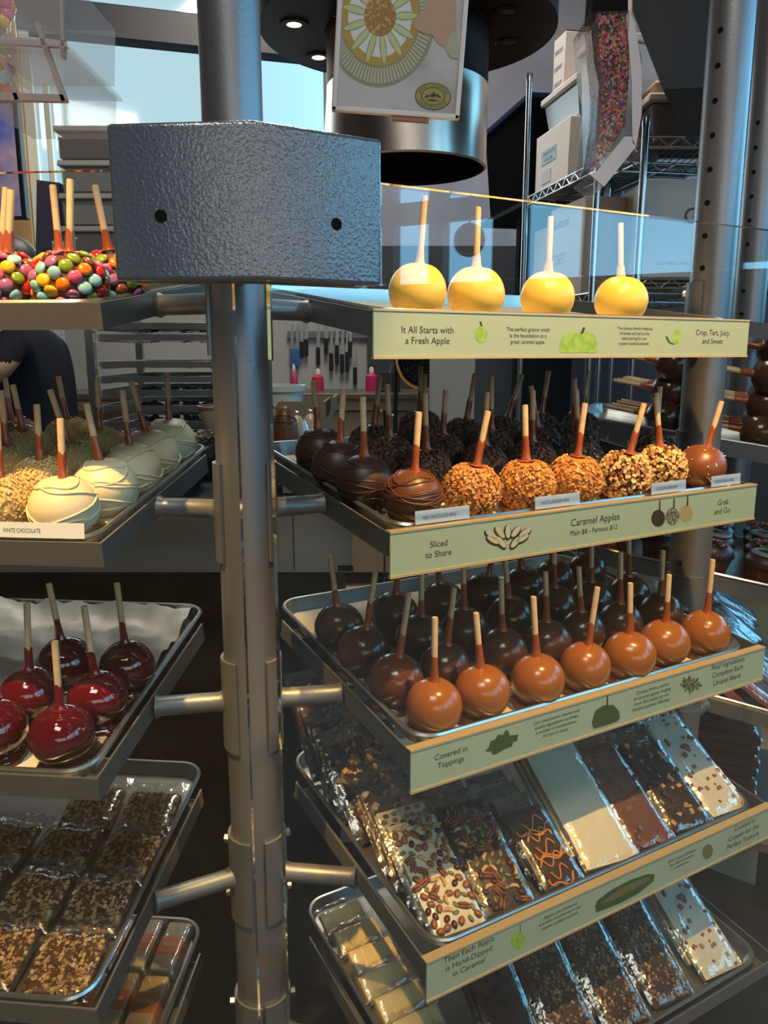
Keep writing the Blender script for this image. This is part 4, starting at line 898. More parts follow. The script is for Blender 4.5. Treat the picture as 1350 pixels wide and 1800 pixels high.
# ---- candy chute full of sprinkles, upper right
Yc = 1.75
def pbox(name, quad, Y0, Y1, m, parent, bevel=0.0):
    """Solid whose front face is a quad at depth Y0, extruded straight back to Y1."""
    f = [at(x, y, Y0) for x, y in quad]; b = [Vector((p.x, p.y + (Y1 - Y0), p.z)) for p in f]
    n = len(f); q = MB(); q.v = [tuple(p) for p in f + b]; q.f = [tuple(range(n)), tuple(range(2 * n - 1, n - 1, -1))] + [(i, n + i, n + (i + 1) % n, (i + 1) % n) for i in range(n)]; q.m = [0] * len(q.f)
    return q.build(name, m, parent, bevel=bevel, smooth=30)
spc = thing('candy_chute', 'tall bent clear chute full of rainbow sprinkles', 'candy bin')
M_spr = voronoi_mat('rainbow_sprinkles', [(0.70, 0.07, 0.05), (0.80, 0.30, 0.06), (0.14, 0.04, 0.03), (0.55, 0.12, 0.22), (0.62, 0.50, 0.35), (0.10, 0.16, 0.10), (0.30, 0.08, 0.26), (0.06, 0.03, 0.04)], 230)
pbox('sprinkles', [(1050, 26), (1100, 24), (1105, 80), (1106, 140), (1098, 222), (1052, 290), (1046, 284), (1058, 200), (1060, 150), (1053, 80)], Yc, Yc + 0.10, M_spr, spc)
pbox('chute', [(1037, 22), (1107, 18), (1128, 100), (1128, 200), (1118, 258), (1062, 328), (1036, 306), (1046, 250), (1053, 150), (1044, 110)], Yc - 0.012, Yc + 0.13, M_acryl, spc)
for qd in ([(1036, 306), (1062, 328), (1118, 258), (1110, 240), (1098, 240), (1050, 300)], [(1107, 18), (1116, 40), (1128, 120), (1128, 200), (1118, 258), (1112, 250), (1110, 140), (1104, 60)]): pbox('frosted_lip', qd, Yc - 0.016, Yc - 0.012, mat('frosted_acrylic', (0.55, 0.52, 0.55), 0.3, bump=(30, 0.4)), spc)
pbox('chute_bracket', [(1046, -60), (1104, -60), (1104, 22), (1040, 26)], Yc + 0.02, Yc + 0.08, M_black, spc)
# dark canopy overhead on the right
cn = MB(); f = [at(x, y, 2.35) for x, y in ((1112, -60), (1112, 20), (1165, 157), (1262, 152), (1480, 138), (1480, -60))]
b = [Vector((p.x + 0.25, p.y + 0.5, p.z)) for p in f]; n = 6
cn.v = [tuple(p) for p in f + b]; cn.f = [tuple(range(n)), tuple(range(2 * n - 1, n - 1, -1))] + [(i, n + i, n + (i + 1) % n, (i + 1) % n) for i in range(n)]; cn.m = [0] * 8
tag(cn.build('overhead_canopy', mat('canopy_dark', (0.02, 0.016, 0.016), 0.6), smooth=0), 'dark angled canopy panel hanging over the right racks', 'canopy')

# ---- clear candy bin, upper left
cb = thing('candy_bin', 'scratched clear acrylic candy bin hanging at the upper left', 'candy bin')
M_acr2 = frost_mat('scratched_acrylic', (0.62, 0.60, 0.61), 0.72, 0.2)
pbox('upper_bin', [(-60, -60), (108, -60), (108, 60), (-60, 60)], 1.20, 1.42, M_acr2, cb)
pbox('ledge', [(-60, 60), (112, 72), (117, 83), (-60, 78)], 1.18, 1.42, M_acr2, cb)
pbox('lower_bin', [(-60, 84), (112, 84), (112, 172), (-60, 172)], 1.20, 1.42, M_acr2, cb)
for qd in ([(60, 40), (66, 38), (117, 176), (108, 178)], [(2, 105), (6, 105), (33, 174), (26, 176)], [(103, -60), (109, -60), (113, 100), (107, 100)], [(-60, 160), (110, 166), (116, 178), (-60, 174)], [(-60, 60), (112, 71), (117, 82), (-60, 72)]): pbox('bin_edge', qd, 1.19, 1.20, mat('acrylic_edge', (0.36, 0.31, 0.29), 0.3), cb)
q = MB(); rr = random.Random(3)
for k in range(60):
    p = at(rr.uniform(-50, 16), rr.choice([rr.uniform(-50, 62), rr.uniform(88, 165)]), rr.uniform(1.24, 1.36)); q.ball(p, 0.010, rr.randrange(8), 10, 6)
o = q.build('gummy_filling', CND, cb, smooth=180); o['kind'] = 'stuff'
for x in (0, 100): MB().tube([at(x, -50, 1.3), Vector((at(x, -50, 1.3).x, 1.3, 4.59))], 0.006).build('hanger', M_black, cb)

# ---- menu screen, rear left
ms = thing('menu_screen', 'wall screen showing chocolates on a blue ground, far left', 'screen')
a, b = at(-70, 180, 3.4), at(50, 386, 3.4)
MB().box(((a.x + b.x) / 2, 3.4, (a.z + b.z) / 2), (b.x - a.x, 0.04, a.z - b.z)).build('screen_body', M_blackgl, ms, bevel=0.004)
scm = mat('screen_picture', (0.09, 0.11, 0.34), 0.4, var=(6, (0.36, 0.25, 0.30), 0.40, 0.58)); pr_ = scm.node_tree.nodes['Principled BSDF']; pr_.inputs['Emission Strength'].default_value = 0.35
scm.node_tree.links.new(pr_.inputs['Base Color'].links[0].from_socket, pr_.inputs['Emission Color'])
MB().box(((a.x + b.x) / 2 - 0.008, 3.378, (a.z + b.z) / 2), (b.x - a.x - 0.02, 0.004, a.z - b.z - 0.02)).build('picture', scm, ms, smooth=0)
MB().tube([((a.x + b.x) / 2, 3.41, a.z), ((a.x + b.x) / 2, 3.41, 4.59)], 0.02).build('ceiling_pole', M_black, ms)

# ---- stand with stacked storage tubs behind the candy apples
Ys = 2.2
st = thing('storage_stand', 'dark stand behind the candy button apples', 'stand')
a, b = at(60, 462, Ys), at(450, 462, Ys)
MB().box(((a.x + b.x) / 2, Ys + 0.22, a.z - 0.012), (b.x - a.x, 0.46, 0.024)).build('top', M_blackgl, st, bevel=0.003)
MB().box((at(424, 462, Ys + 0.2).x, Ys + 0.2, (a.z - 0.024) / 2), (0.07, 0.07, a.z - 0.024)).build('pedestal', M_blackgl, st)
MB().box((at(424, 462, Ys + 0.2).x, Ys + 0.2, 0.01), (0.3, 0.4, 0.02)).build('foot', M_blackgl, st)
M_tub = frost_mat('tub_plastic', (0.58, 0.50, 0.46), 0.72)
M_lid = mat('tub_lid', (0.52, 0.47, 0.43), 0.5)
def tub(x0, x1, y0, y1, Y, label, fill, D=0.26, mt=None, lidm=None, grp='storage tubs', flare=6, lidh=10):
    t_ = thing('storage_tub', label, 'storage tub', None, grp)
    f = [(x0 + flare, y1), (x1 - flare, y1), (x1, y0), (x0, y0)]
    pbox('tub', f, Y, Y + D, mt or M_tub, t_, 0.006)
    pbox('lid', [(x0 - 5, y0), (x1 + 5, y0), (x1 + 4, y0 - lidh), (x0 - 4, y0 - lidh)], Y - 0.01, Y + D + 0.01, lidm or M_lid, t_, 0.003)
    if fill:
        pbox('contents', [(x0 + flare + 3, y1 - 3), (x1 - flare - 3, y1 - 3), (x1 - 5, y0 + (y1 - y0) * .3), (x0 + 5, y0 + (y1 - y0) * .22)], Y + 0.006, Y + D - 0.006, fill, t_)
    return t_
M_choc = mat('tub_chocolates', (0.03, 0.016, 0.022), 0.4, bump=(22, 1.0)); M_greyfill = mat('tub_grey_fill', (0.22, 0.21, 0.20), 0.6, bump=(20, 0.8))
tub(108, 270, 407, 462, Ys, 'tub at the bottom of the stack behind the corner box', M_choc)
tub(106, 270, 349, 397, Ys, 'tub third from the top of the stack behind the corner box', M_greyfill)
tub(104, 270, 291, 339, Ys, 'tub with grey contents under the top tub', M_greyfill)
tub(97, 270, 230, 281, Ys, 'top tub full of dark chocolates beside the rear window', M_choc)
pbx = thing('purple_carton', 'dark purple carton standing beside the stacked tubs', 'carton'); pbox('carton', [(62, 462), (104, 462), (104, 325), (64, 320)], Ys + 0.05, Ys + 0.12, mat('purple_card', (0.055, 0.045, 0.085), 0.6), pbx, 0.002)
pbox('flap', [(64, 320), (104, 325), (104, 321), (64, 316)], Ys + 0.05, Ys + 0.12, mat('purple_card_edge', (0.10, 0.08, 0.14), 0.6), pbx)
cdn = thing('pistachio_card', 'small white card printed pistachio among the candy apple sticks', 'card')
a, b = at(86, 422, Ys - 0.0), at(142, 462, Ys - 0.0)
MB().box(((a.x + b.x) / 2, Ys + 0.02, (a.z + b.z) / 2), (b.x - a.x, 0.002, a.z - b.z)).build('card', mat('white_card', (0.72, 0.70, 0.68), 0.6), cdn, smooth=0)
p0, p1 = at(90, 434, Ys + 0.019), at(139, 434, Ys + 0.019)
text_mesh('printed_text', ['Pistachio'], p1.x - p0.x, T((p0.x + p1.x) / 2, Ys + 0.0185, p0.z) @ RX(pi / 2), cdn, M_ink); text_mesh('printed_text', ['Milk Crunch Bar'], (p1.x - p0.x), T((p0.x + p1.x) / 2, Ys + 0.0185, at(0, 443, Ys).z) @ RX(pi / 2), cdn, M_ink)

# ---- wire racks with tubs and cartons, rear right
def rack(name, label, x0, x1, y0, y1, zs, top, psi=0.0, org=None):
    X = T(*(org or (0, 0, 0))) @ RZ(psi); r = thing('wire_rack', label, 'wire rack', X, 'wire racks')
    for x in (x0, x1):
        for y in (y0, y1):
            m = MB().tube([(x, y, 0), (x, y, top)], 0.0127, 14)
            for k in range(int(top / 0.05)): m.tube([(x, y, 0.05 * k + 0.02), (x, y, 0.05 * k + 0.024)], 0.0137, 14)
            m.lathe([(0, 0.014), (0.012, 0.012), (0.0145, 0), (0.0145, -0.02), (0, -0.02)][::-1], 14, X=T(x, y, top)); m.build('upright', M_chrome, r)
    for z in zs:
        m = MB()
        for zz in (z, z - 0.032):
            m.tube([(x0, y0, zz), (x1, y0, zz), (x1, y1, zz), (x0, y1, zz)], 0.0045, 8, closed=True)
        for (pa, pb) in (((x0, y0), (x1, y0)), ((x0, y1), (x1, y1)), ((x0, y0), (x0, y1)), ((x1, y0), (x1, y1))):
            L = math.hypot(pb[0] - pa[0], pb[1] - pa[1]); n = max(4, int(L / 0.04)); P = [(pa[0] + (pb[0] - pa[0]) * k / n, pa[1] + (pb[1] - pa[1]) * k / n, z if k % 2 else z - 0.032) for k in range(n + 1)]
            m.tube(P, 0.0028, 6)
        n = int((x1 - x0) / 0.026)
        for k in range(1, n): m.tube([(x0 + (x1 - x0) * k / n, y0, z + 0.003), (x0 + (x1 - x0) * k / n, y1, z + 0.003)], 0.0024, 5, caps=False)
        for k in (1, 2): m.tube([(x0, y0 + (y1 - y0) * k / 3, z - 0.002), (x1, y0 + (y1 - y0) * k / 3, z - 0.002)], 0.004, 6)
        m.build('wire_shelf', M_chrome, r)
    return r
# rack seen at an angle: far corner at pixel 924, near corner behind the chute
pA, pB = at(924, 345, 3.75), at(1052, 288, 3.02)
dv = Vector((pB.x - pA.x, pB.y - pA.y, 0)); Lr = dv.length; ps = math.atan2(dv.y, dv.x)
rz = (pA.z + pB.z) / 2
rz2 = at(1000, 520, 3.2).z
rack('rack', 'chrome wire rack running back behind the hood with black tote', 0, Lr, 0.0, 0.45, (rz, rz2, 0.55), rz + 0.5, ps, (pA.x, pA.y, 0))
Yb = 2.95
xa, xb = at(1131, 300, Yb).x, at(1131, 300, Yb).x + 0.62
zb1, zb2 = at(1180, 240, Yb).z, at(1180, 490, Yb).z
rack('rack', 'chrome wire rack facing front with grey tubs and big cartons', xa, xb, Yb, Yb + 0.46, (zb1, zb2, 0.5), at(1131, 212, Yb).z)
FRK = T(pA.x, pA.y, 0) @ RZ(ps)
def rbox(name, label, cat, x0, x1, y0, y1, z0, z1, m, grp=None, bevel=0.004, flare=0.0, lid=None, X=FRK):
    r = thing(name, label, cat, X @ T((x0 + x1) / 2, (y0 + y1) / 2, z0), grp); w, d, h = (x1 - x0) / 2, (y1 - y0) / 2, z1 - z0; f = flare
    MB().hexa([(-w + f, -d + f, 0), (w - f, -d + f, 0), (w - f, d - f, 0), (-w + f, d - f, 0)], [(-w, -d, h), (w, -d, h), (w, d, h), (-w, d, h)]).build('body', m, r, bevel=bevel)
    if lid: MB().box((0, 0, h + 0.014), (2 * w + 0.024, 2 * d + 0.024, 0.028)).build('lid', lid, r, bevel=0.006)
    return r
# black tote with a blue lid: beyond the rack's far end
q = at(893, 345, 3.9); hT = at(893, 172, 3.9).z - q.z
rbox('storage_tote', 'black storage tote with dark blue lid beside the hood', 'storage tote', -0.70, -0.03, 0.02, 0.48, rz + 0.0, rz + hT, mat('tote_black', (0.006, 0.006, 0.007), 0.8, spec=0.0), None, 0.01, 0.03, mat('blue_lid', (0.008, 0.014, 0.045), 0.8, spec=0.05))
tts = thing('tote_shelf', 'dark shelf carrying the black storage tote', 'shelf', FRK @ T(-0.37, 0.25, rz - 0.012)); MB().box((0, 0, 0), (0.68, 0.50, 0.02)).build('board', M_black, tts); MB().box((0, 0, -(rz - 0.022) / 2), (0.05, 0.3, rz - 0.026)).build('support', M_black, tts)
c1 = rbox('shipping_carton', 'pale carton with blue label on the angled wire shelf', 'carton', 0.06, 0.42, 0.02, 0.36, rz + 0.006, rz + 0.235, M_cream, 'cartons on the racks', 0.003)
MB().box((-0.03, -0.171, 0.13), (0.16, 0.001, 0.055)).build('label', mat('label_blue', (0.30, 0.40, 0.48), 0.6), c1, smooth=0); MB().box((-0.05, -0.171, 0.05), (0.10, 0.001, 0.05)).build('label', mat('label_print', (0.42, 0.42, 0.44), 0.6), c1, smooth=0)
text_mesh('printed_text', ['CHOCOLATE', '61% 25 lb'], 0.13, T(-0.03, -0.1720, 0.13) @ RX(pi / 2), c1, M_ink)
rbox('storage_tub', 'clear grey tub on top of the pale carton', 'storage tub', 0.08, 0.44, 0.04, 0.34, rz + 0.236, rz + 0.355, mat('tub_solid_grey', (0.30, 0.29, 0.29), 0.35), 'storage tubs', 0.01, 0.02, M_lid)
c2 = rbox('number_box', 'small white box with three printed numbers on the grey tub', 'box', 0.12, 0.24, 0.06, 0.16, rz + 0.384, rz + 0.60, mat('box_white', (0.62, 0.56, 0.54), 0.6), None, 0.002)
for k, t_ in enumerate(('2000302', '2000007', '2000229')): text_mesh('printed_text', [t_], 0.085, T(-0.005, -0.0506, 0.16 - 0.062 * k) @ RX(pi / 2), c2, M_ink)
MB().box((0, 0, 0.2205), (0.118, 0.098, 0.001)).build('tape', mat('brown_tape', (0.33, 0.20, 0.12), 0.5), c2)
rbox('shipping_carton', 'grey brown carton standing behind the small number box', 'carton', 0.16, 0.54, 0.19, 0.33, rz + 0.384, rz + 0.75, mat('carton_grey', (0.26, 0.22, 0.19), 0.7), 'cartons on the racks', 0.003)
rbox('storage_tub', 'tall clear tub next to the sprinkle chute', 'storage tub', 0.47, 0.66, 0.03, 0.30, rz + 0.006, rz + 0.42, mat('tub_pale', (0.50, 0.48, 0.47), 0.4), 'storage tubs', 0.008, 0.02, M_lid)
c3 = rbox('shipping_carton', 'kraft carton with script lettering on the lower wire shelf', 'carton', 0.26, 0.60, 0.02, 0.40, rz2 + 0.006, rz2 + 0.36, mat('carton_warm', (0.44, 0.37, 0.31), 0.7), 'cartons on the racks', 0.003)
text_mesh('printed_text', ['Guittard'], 0.16, T(-0.06, -0.1910, 0.29) @ RX(pi / 2), c3, mat('brown_ink', (0.07, 0.035, 0.03), 0.6)); text_mesh('printed_text', ['DARK CHOCOLATE', 'WAFERS 61%', 'NET WT 25 LB'], 0.13, T(-0.06, -0.1910, 0.15) @ RX(pi / 2), c3, M_ink)
rbox('shipping_carton', 'grey brown carton beside the scripted kraft carton', 'carton', 0.02, 0.22, 0.04, 0.40, rz2 + 0.006, rz2 + 0.31, M_kraft, 'cartons on the racks', 0.003)
I4 = Matrix.Identity(4)
rbox('storage_tub', 'wide grey tub on the upper shelf of the front wire rack', 'storage tub', xa + 0.02, xb - 0.04, Yb + 0.02, Yb + 0.38, zb1 + 0.006, zb1 + 0.115, mat('tub_frost', (0.24, 0.23, 0.25), 0.35), 'storage tubs', 0.012, 0.03, M_lid, I4)
rbox('storage_tub', 'second wide tub with tan lid stacked on the grey tub', 'storage tub', xa + 0.03, xb - 0.05, Yb + 0.03, Yb + 0.37, zb1 + 0.146, zb1 + 0.19, mat('tub_tan', (0.40, 0.27, 0.16), 0.5), 'storage tubs', 0.012, 0.01, None, I4)
c5 = rbox('shipping_carton', 'large white chocolate company carton on the front wire rack', 'carton', xa + 0.02, xb - 0.06, Yb + 0.02, Yb + 0.40, zb2 + 0.006, at(1180, 312, Yb).z, M_cream, 'cartons on the racks', 0.003, 0, None, I4)
hh = at(1180, 312, Yb).z - zb2
text_mesh('printed_text', ['Guittard'], 0.26, T(0.0, -0.1910, hh * 0.62) @ RX(pi / 2), c5, mat('brown_ink', (0.07, 0.035, 0.03), 0.6)); text_mesh('printed_text', ['GUITTARD CHOCOLATE COMPANY \u2022 BURLINGAME, CALIFORNIA'], 0.44, T(0.0, -0.1910, hh * 0.14) @ RX(pi / 2), c5, M_ink)

# ---- sheet pan rack, rear left
Yr = 3.0
xl_, xr_ = at(166, 700, Yr).x, at(392, 700, Yr).x
br = thing('bun_rack', 'aluminium rack of sheet pans behind the white chocolate apples', 'rack')
for x in (xl_, xr_):
    for y in (Yr, Yr + 0.60): MB().box((x, y, 0.86), (0.03, 0.03, 1.72)).build('upright', M_pan, br)
for z in (0.04, 1.70):
    m = MB()
    for x in (xl_, xr_): m.box((x, Yr + 0.30, z), (0.03, 0.57, 0.03))
    for y in (Yr, Yr + 0.60): m.box(((xl_ + xr_) / 2, y, z), (xr_ - xl_ - 0.03, 0.03, 0.03))
    m.build('cross_frame', M_pan, br)
ys = [572, 592, 640, 666, 690, 718, 746, 775, 810, 850]
m = MB()
for y in ys:
    z = at(280, y, Yr).z - 0.016
    for x in (xl_ + 0.03, xr_ - 0.03): m.box((x, Yr + 0.30, z), (0.03, 0.57, 0.004))
m.build('runners', M_pan, br)
tr0 = None; TW = xr_ - xl_ - 0.044
lab_t = ['topmost', 'second', 'third', 'fourth', 'fifth', 'sixth', 'seventh', 'eighth', 'ninth', 'lowest']
for k, y in enumerate(ys):
    z = at(280, y, Yr).z - 0.0135
    X = T((xl_ + xr_) / 2, Yr, z)
    if tr0 is None:
        tr0 = thing('rack_tray', 'x', 'tray', X, 'trays in the rack'); m = MB()
        m.box((0, 0.31, 0.001), (TW - 0.02, 0.58, 0.002))
        for (c, d) in (((0, 0.014, 0.012), (TW, 0.005, 0.024)), ((0, 0.606, 0.012), (TW, 0.005, 0.024)), ((-TW / 2, 0.31, 0.012), (0.004, 0.59, 0.024)), ((TW / 2, 0.31, 0.012), (0.004, 0.59, 0.024))): m.box(c, d)
        m.build('tray', M_pan, tr0, bevel=0.0015)
        q = MB(); rq = random.Random(5)
        for j in range(30): q.ball((rq.uniform(-.4, .4) * TW, rq.uniform(.05, .5), 0.008), (rq.uniform(.010, .022), rq.uniform(.010, .022), rq.uniform(.006, .014)), rq.choice((0, 0, 0, 1)), 8, 5)
        q.build('dark_sweets', [M_dark, mat('olive_sweets', (0.16, 0.14, 0.03), 0.4)], tr0, smooth=180)['kind'] = 'stuff'
        tr0['label'] = 'topmost sheet tray in the rear rack'
    else: copy_tree(tr0, X, '%s sheet tray from the top of the rear rack' % lab_t[k] if k < 9 else 'lowest sheet tray in the rear rack')

# ---- person at work behind the left shelves
def person():
    P = at(52, 600, 2.75); ox, oy = P.x, P.y
    r = thing('person', 'person in dark navy shirt working behind the left shelves', 'person', T(ox - 0.02, oy, 0) @ Matrix.Diagonal((0.95, 0.95, 0.95, 1)))
    # facing -x; verts: (x, y, z, radius)
    V = [(0.02, 0, 0.95, .150), (0.02, 0, 1.15, .140), (0.02, 0, 1.33, .145), (0.01, 0, 1.44, .075), (-0.02, 0, 1.52, .058), (-0.05, 0, 1.60, .085), (-0.055, 0, 1.665, .082),
         (0.03, -0.15, 1.40, .062), (0.04, -0.33, 1.300, .050), (-0.11, -0.40, 1.295, .038), (-0.23, -0.41, 1.300, .028), (-0.28, -0.41, 1.300, .030),
         (0.03, 0.15, 1.38, .066), (0.06, 0.20, 1.16, .050), (-0.12, 0.21, 1.10, .040), (-0.24, 0.19, 1.12, .030), (-0.29, 0.185, 1.12, .032),
         (0.02, -0.09, 0.86, .098), (0.01, -0.10, 0.50, .068), (0.03, -0.10, 0.10, .045), (-0.08, -0.10, 0.035, .034),
         (0.02, 0.09, 0.86, .098), (0.01, 0.10, 0.50, .068), (0.03, 0.10, 0.10, .045), (-0.08, 0.10, 0.035, .034)]
    E = [(0, 1), (1, 2), (2, 3), (3, 4), (4, 5), (5, 6), (2, 7), (7, 8), (8, 9), (9, 10), (10, 11), (2, 12), (12, 13), (13, 14), (14, 15), (15, 16), (0, 17), (17, 18), (18, 19), (19, 20), (0, 21), (21, 22), (22, 23), (23, 24)]
    for h, hz_ in ((11, -1), (16, 1)):
        x, y, z, _ = V[h]
        for f in range(5):
            if f < 4:
                a = len(V); V.append((x - 0.035, y + 0.012 * (f - 1.5) * 1.4, z + 0.004, .0085)); V.append((x - 0.062 + 0.005 * abs(f - 1.5), y + 0.015 * (f - 1.5), z - 0.010, .0075)); V.append((x - 0.072 + 0.006 * abs(f - 1.5), y + 0.015 * (f - 1.5), z - 0.032, .0065)); E += [(h, a), (a, a + 1), (a + 1, a + 2)]
            else:
                a = len(V); V.append((x - 0.012, y - hz_ * 0.030, z - 0.012, .009)); V.append((x - 0.040, y - hz_ * 0.034, z - 0.028, .0075)); E += [(h, a), (a, a + 1)]
    me = bpy.data.meshes.new('body'); me.from_pydata([v[:3] for v in V], E, []); o = bpy.data.objects.new('tmp', me); COL.objects.link(o)
    o.modifiers.new('skin', 'SKIN'); s = o.modifiers.new('sub', 'SUBSURF'); s.levels = 3; s.render_levels = 3
    for i, v in enumerate(V): me.skin_vertices[0].data[i].radius = (v[3], v[3] * (1.25 if i < 3 else 1))
    me.skin_vertices[0].data[0].use_root = True
    dg = bpy.context.evaluated_depsgraph_get(); bm_ = bpy.data.meshes.new_from_object(o.evaluated_get(dg)); bpy.data.objects.remove(o); bm_.name = 'body'
    sk, sh, pa, sho = mat('skin', (0.42, 0.22, 0.13), 0.5), mat('navy_shirt', (0.007, 0.008, 0.012), 0.9, spec=0.1), mat('black_trousers', (0.012, 0.012, 0.014), 0.8), mat('shoe_black', (0.01, 0.01, 0.01), 0.4)
    bm_.materials.clear()
    for k in (sk, sh, pa, sho): bm_.materials.append(k)
    for f in bm_.polygons:
        c = f.center; f.use_smooth = True; i = 1
        if c.z < 0.93: i = 2
        if c.z < 0.09: i = 3
        if c.z > 1.475: i = 0
        if c.y < -0.20 and c.x < 0.085 and c.z < 1.335: i = 0
        if c.y > 0.155 and c.x < 0.015 and 0.95 < c.z < 1.32: i = 0
        f.material_index = i
    obj('body', bm_, r)
    h = MB().ball((-0.030, 0, 1.668), (0.108, 0.094, 0.098), 0, 24, 16); h.ball((0.035, 0, 1.60), (0.055, 0.078, 0.085), 0, 16, 10); h.build('hair', mat('dark_hair', (0.012, 0.008, 0.007), 0.5), r, smooth=180)
    fc = MB().ball((-0.140, 0, 1.615), (0.014, 0.010, 0.016), 0, 10, 8)
    for s_ in (-1, 1): fc.ball((-0.055, s_ * 0.086, 1.622), (0.016, 0.008, 0.026), 0, 10, 8)
    fc.build('nose_and_ears', sk, r, smooth=180)
    ey = MB()
    for s_ in (-1, 1): ey.ball((-0.128, s_ * 0.030, 1.640), (0.008, 0.012, 0.007), 0, 10, 6)
    ey.build('eyes', mat('eye_dark', (0.05, 0.03, 0.02), 0.2), r, smooth=180)
    MB().ball((-0.128, 0, 1.572), (0.006, 0.022, 0.006), 0, 12, 6).build('mouth', mat('lip', (0.32, 0.10, 0.09), 0.5), r, smooth=180)
person()

# ---- inner work table with grey skirt, and things on it
Yt = 1.82
wt = thing('work_table', 'long work table with grey side skirt inside the kiosk', 'table')
x0, x1 = -2.2, at(623, 950, Yt).x; z0, z1 = at(500, 1006, Yt).z, at(500, 893, Yt).z
M_skirt = mat('grey_skirt', (0.46, 0.44, 0.40), 0.6)
MB().box(((x0 + x1) / 2, Yt + 0.31, z1 + 0.012), (x1 - x0, 0.62, 0.024)).build('top', mat('table_black', (0.015, 0.015, 0.016), 0.5), wt, bevel=0.002)
MB().box(((x0 + x1) / 2, Yt + 0.01, (z0 + z1) / 2), (x1 - x0 - 0.01, 0.018, z1 - z0)).build('skirt', M_skirt, wt)
MB().box((at(516, 950, Yt).x, Yt - 0.0003, (z0 + z1) / 2), (0.002, 0.002, z1 - z0 - 0.01)).build('seam', M_black, wt); MB().box(((at(580, 0, Yt).x + x1) / 2, Yt - 0.0004, z0 + 0.01), (x1 - at(580, 0, Yt).x - 0.006, 0.002, 0.014)).build('dark_edging', mat('navy_edge', (0.01, 0.012, 0.025), 0.4), wt)
MB().box(((x0 + x1) / 2, Yt + 0.34, z0 / 2), (x1 - x0 - 0.10, 0.50, z0 - 0.001)).build('base_cabinet', M_black, wt)
pl = thing('kiosk_plinth', 'low black plinth on the floor under the shelves', 'plinth'); MB().prism([(-1.6, 0.80), (-0.32, 0.72), (0.05, 0.80), (0.75, 1.22), (0.95, 1.55), (0.62, 1.80), (-0.1, 1.79), (-1.6, 1.79)], 0.0, 0.10).build('plinth', M_black, pl)
# box, tub, pan of clusters on the table
zt_ = z1 + 0.0245
def gbox(name, label, cat, px0, px1, pz, Y, D, m, th=0.006, grp=None, zb=None):
    a, b = at(px0, 0, Y).x, at(px1, 0, Y).x; zt2 = at(0, pz, Y).z; zb = zt_ if zb is None else zb
    r = thing(name, label, cat, T((a + b) / 2, Y + D / 2, zb), grp); w, h = b - a, zt2 - zb; q = MB()
    q.box((0, 0, th / 2), (w, D, th))
    for s_ in (-1, 1): q.box((s_ * (w - th) / 2, 0, h / 2), (th, D, h)); q.box((0, s_ * (D - th) / 2, h / 2), (w - 2 * th, th, h))
    q.build('walls', m, r); return r, w, h
M_cb = mat('cardboard', (0.30, 0.22, 0.14), 0.8)
r, w, h = gbox('open_carton', 'open brown carton standing on the work table', 'carton', 470, 562, 706, 2.14, 0.26, M_cb)
MB().box((w / 2 - 0.01, -0.02, h - 0.004), (0.006, 0.20, 0.05), X=RY(R(8))).build('flap', M_cb, r)
tb = thing('white_tub', 'round white plastic tub standing in the open carton', 'tub', T(at(488, 700, 2.27).x, 2.27, zt_ + 0.008)); hh = at(488, 684, 2.2).z - zt_
MB().lathe([(0, 0), (0.062, 0), (0.072, hh * 0.92), (0.080, hh * 0.93), (0.080, hh), (0.070, hh), (0.060, 0.01), (0, 0.01)], 32).build('tub', mat('white_plastic', (0.72, 0.68, 0.62), 0.4), tb)
r, w, h = gbox('cluster_pan', 'shallow pan of clusters and bagged sweets on the work table', 'pan', 475, 700, 792, 1.86, 0.25, M_pan, 0.003)
rq = random.Random(2)
for k, (x, y) in enumerate(((505, 780), (480, 772))):
    d_ = thing('chocolate_cluster', ['ridged milk chocolate lump in the shallow pan by the post', 'flat chocolate disc behind the ridged lump'][k], 'chocolate', T(at(x, y, 1.96).x, 1.93 + 0.07 * k, zt_ + 0.004))
    m = MB(); m.ball((0, 0, 0.10), (0.034, 0.028, 0.10), 0, 18, 12); m.build('lump', M_milk, d_, smooth=180); drizzle(MB(), 0.028, 5, 3 + k).build('drizzle', M_milk, d_, T(0, 0, 0.13), smooth=180)
for k, (x, y) in enumerate(((525, 772), (545, 760))):
    d_ = thing('sweet_bag', ['crumpled clear bag with pale sweets in the shallow pan', 'second crumpled bag leaning behind the first'][k], 'bag', T(at(x, y, 2.0).x, 1.97 + 0.05 * k, zt_ + 0.004))
    m = MB()
    m.ball((0, 0, 0.09), (0.032, 0.022, 0.085), 0, 16, 10); m.build('sweets', mat('pale_sweets', (0.62, 0.46, 0.34), 0.6, bump=(60, 0.8)), d_, smooth=180)
    MB().ball((0, 0, 0.095), (0.036, 0.026, 0.092), 0, 16, 10).build('wrapper', M_bag, d_, smooth=180)
# krispie logs on a raised tray behind the white chocolate pan
lt = thing('log_tray', 'black raised tray of chocolate nut logs behind the white apples', 'tray'); Yl = 1.86
a, b = at(120, 795, Yl), at(352, 795, Yl)
MB().box(((a.x + b.x) / 2, Yl + 0.13, a.z - 0.01), (b.x - a.x, 0.27, 0.02)).build('tray', M_blackgl, lt, bevel=0.002)
MB().box(((a.x + b.x) / 2, Yl + 0.14, (zt_ + a.z - 0.02) / 2 + 0.0005), (0.2, 0.2, a.z - 0.021 - zt_)).build('stand', M_black, lt)
M_log = mat('log_choc', (0.10, 0.045, 0.022), 0.45)
def log_mesh(seed):
    m = MB(); m.tube([(-0.042, 0, 0.016), (-0.038, 0, 0.016), (0.038, 0, 0.016), (0.042, 0, 0.016)], [0.008, 0.015, 0.015, 0.008], 14); return m
lm = log_mesh(1).mesh('log', M_log, 60); q = MB(); rq = random.Random(8)
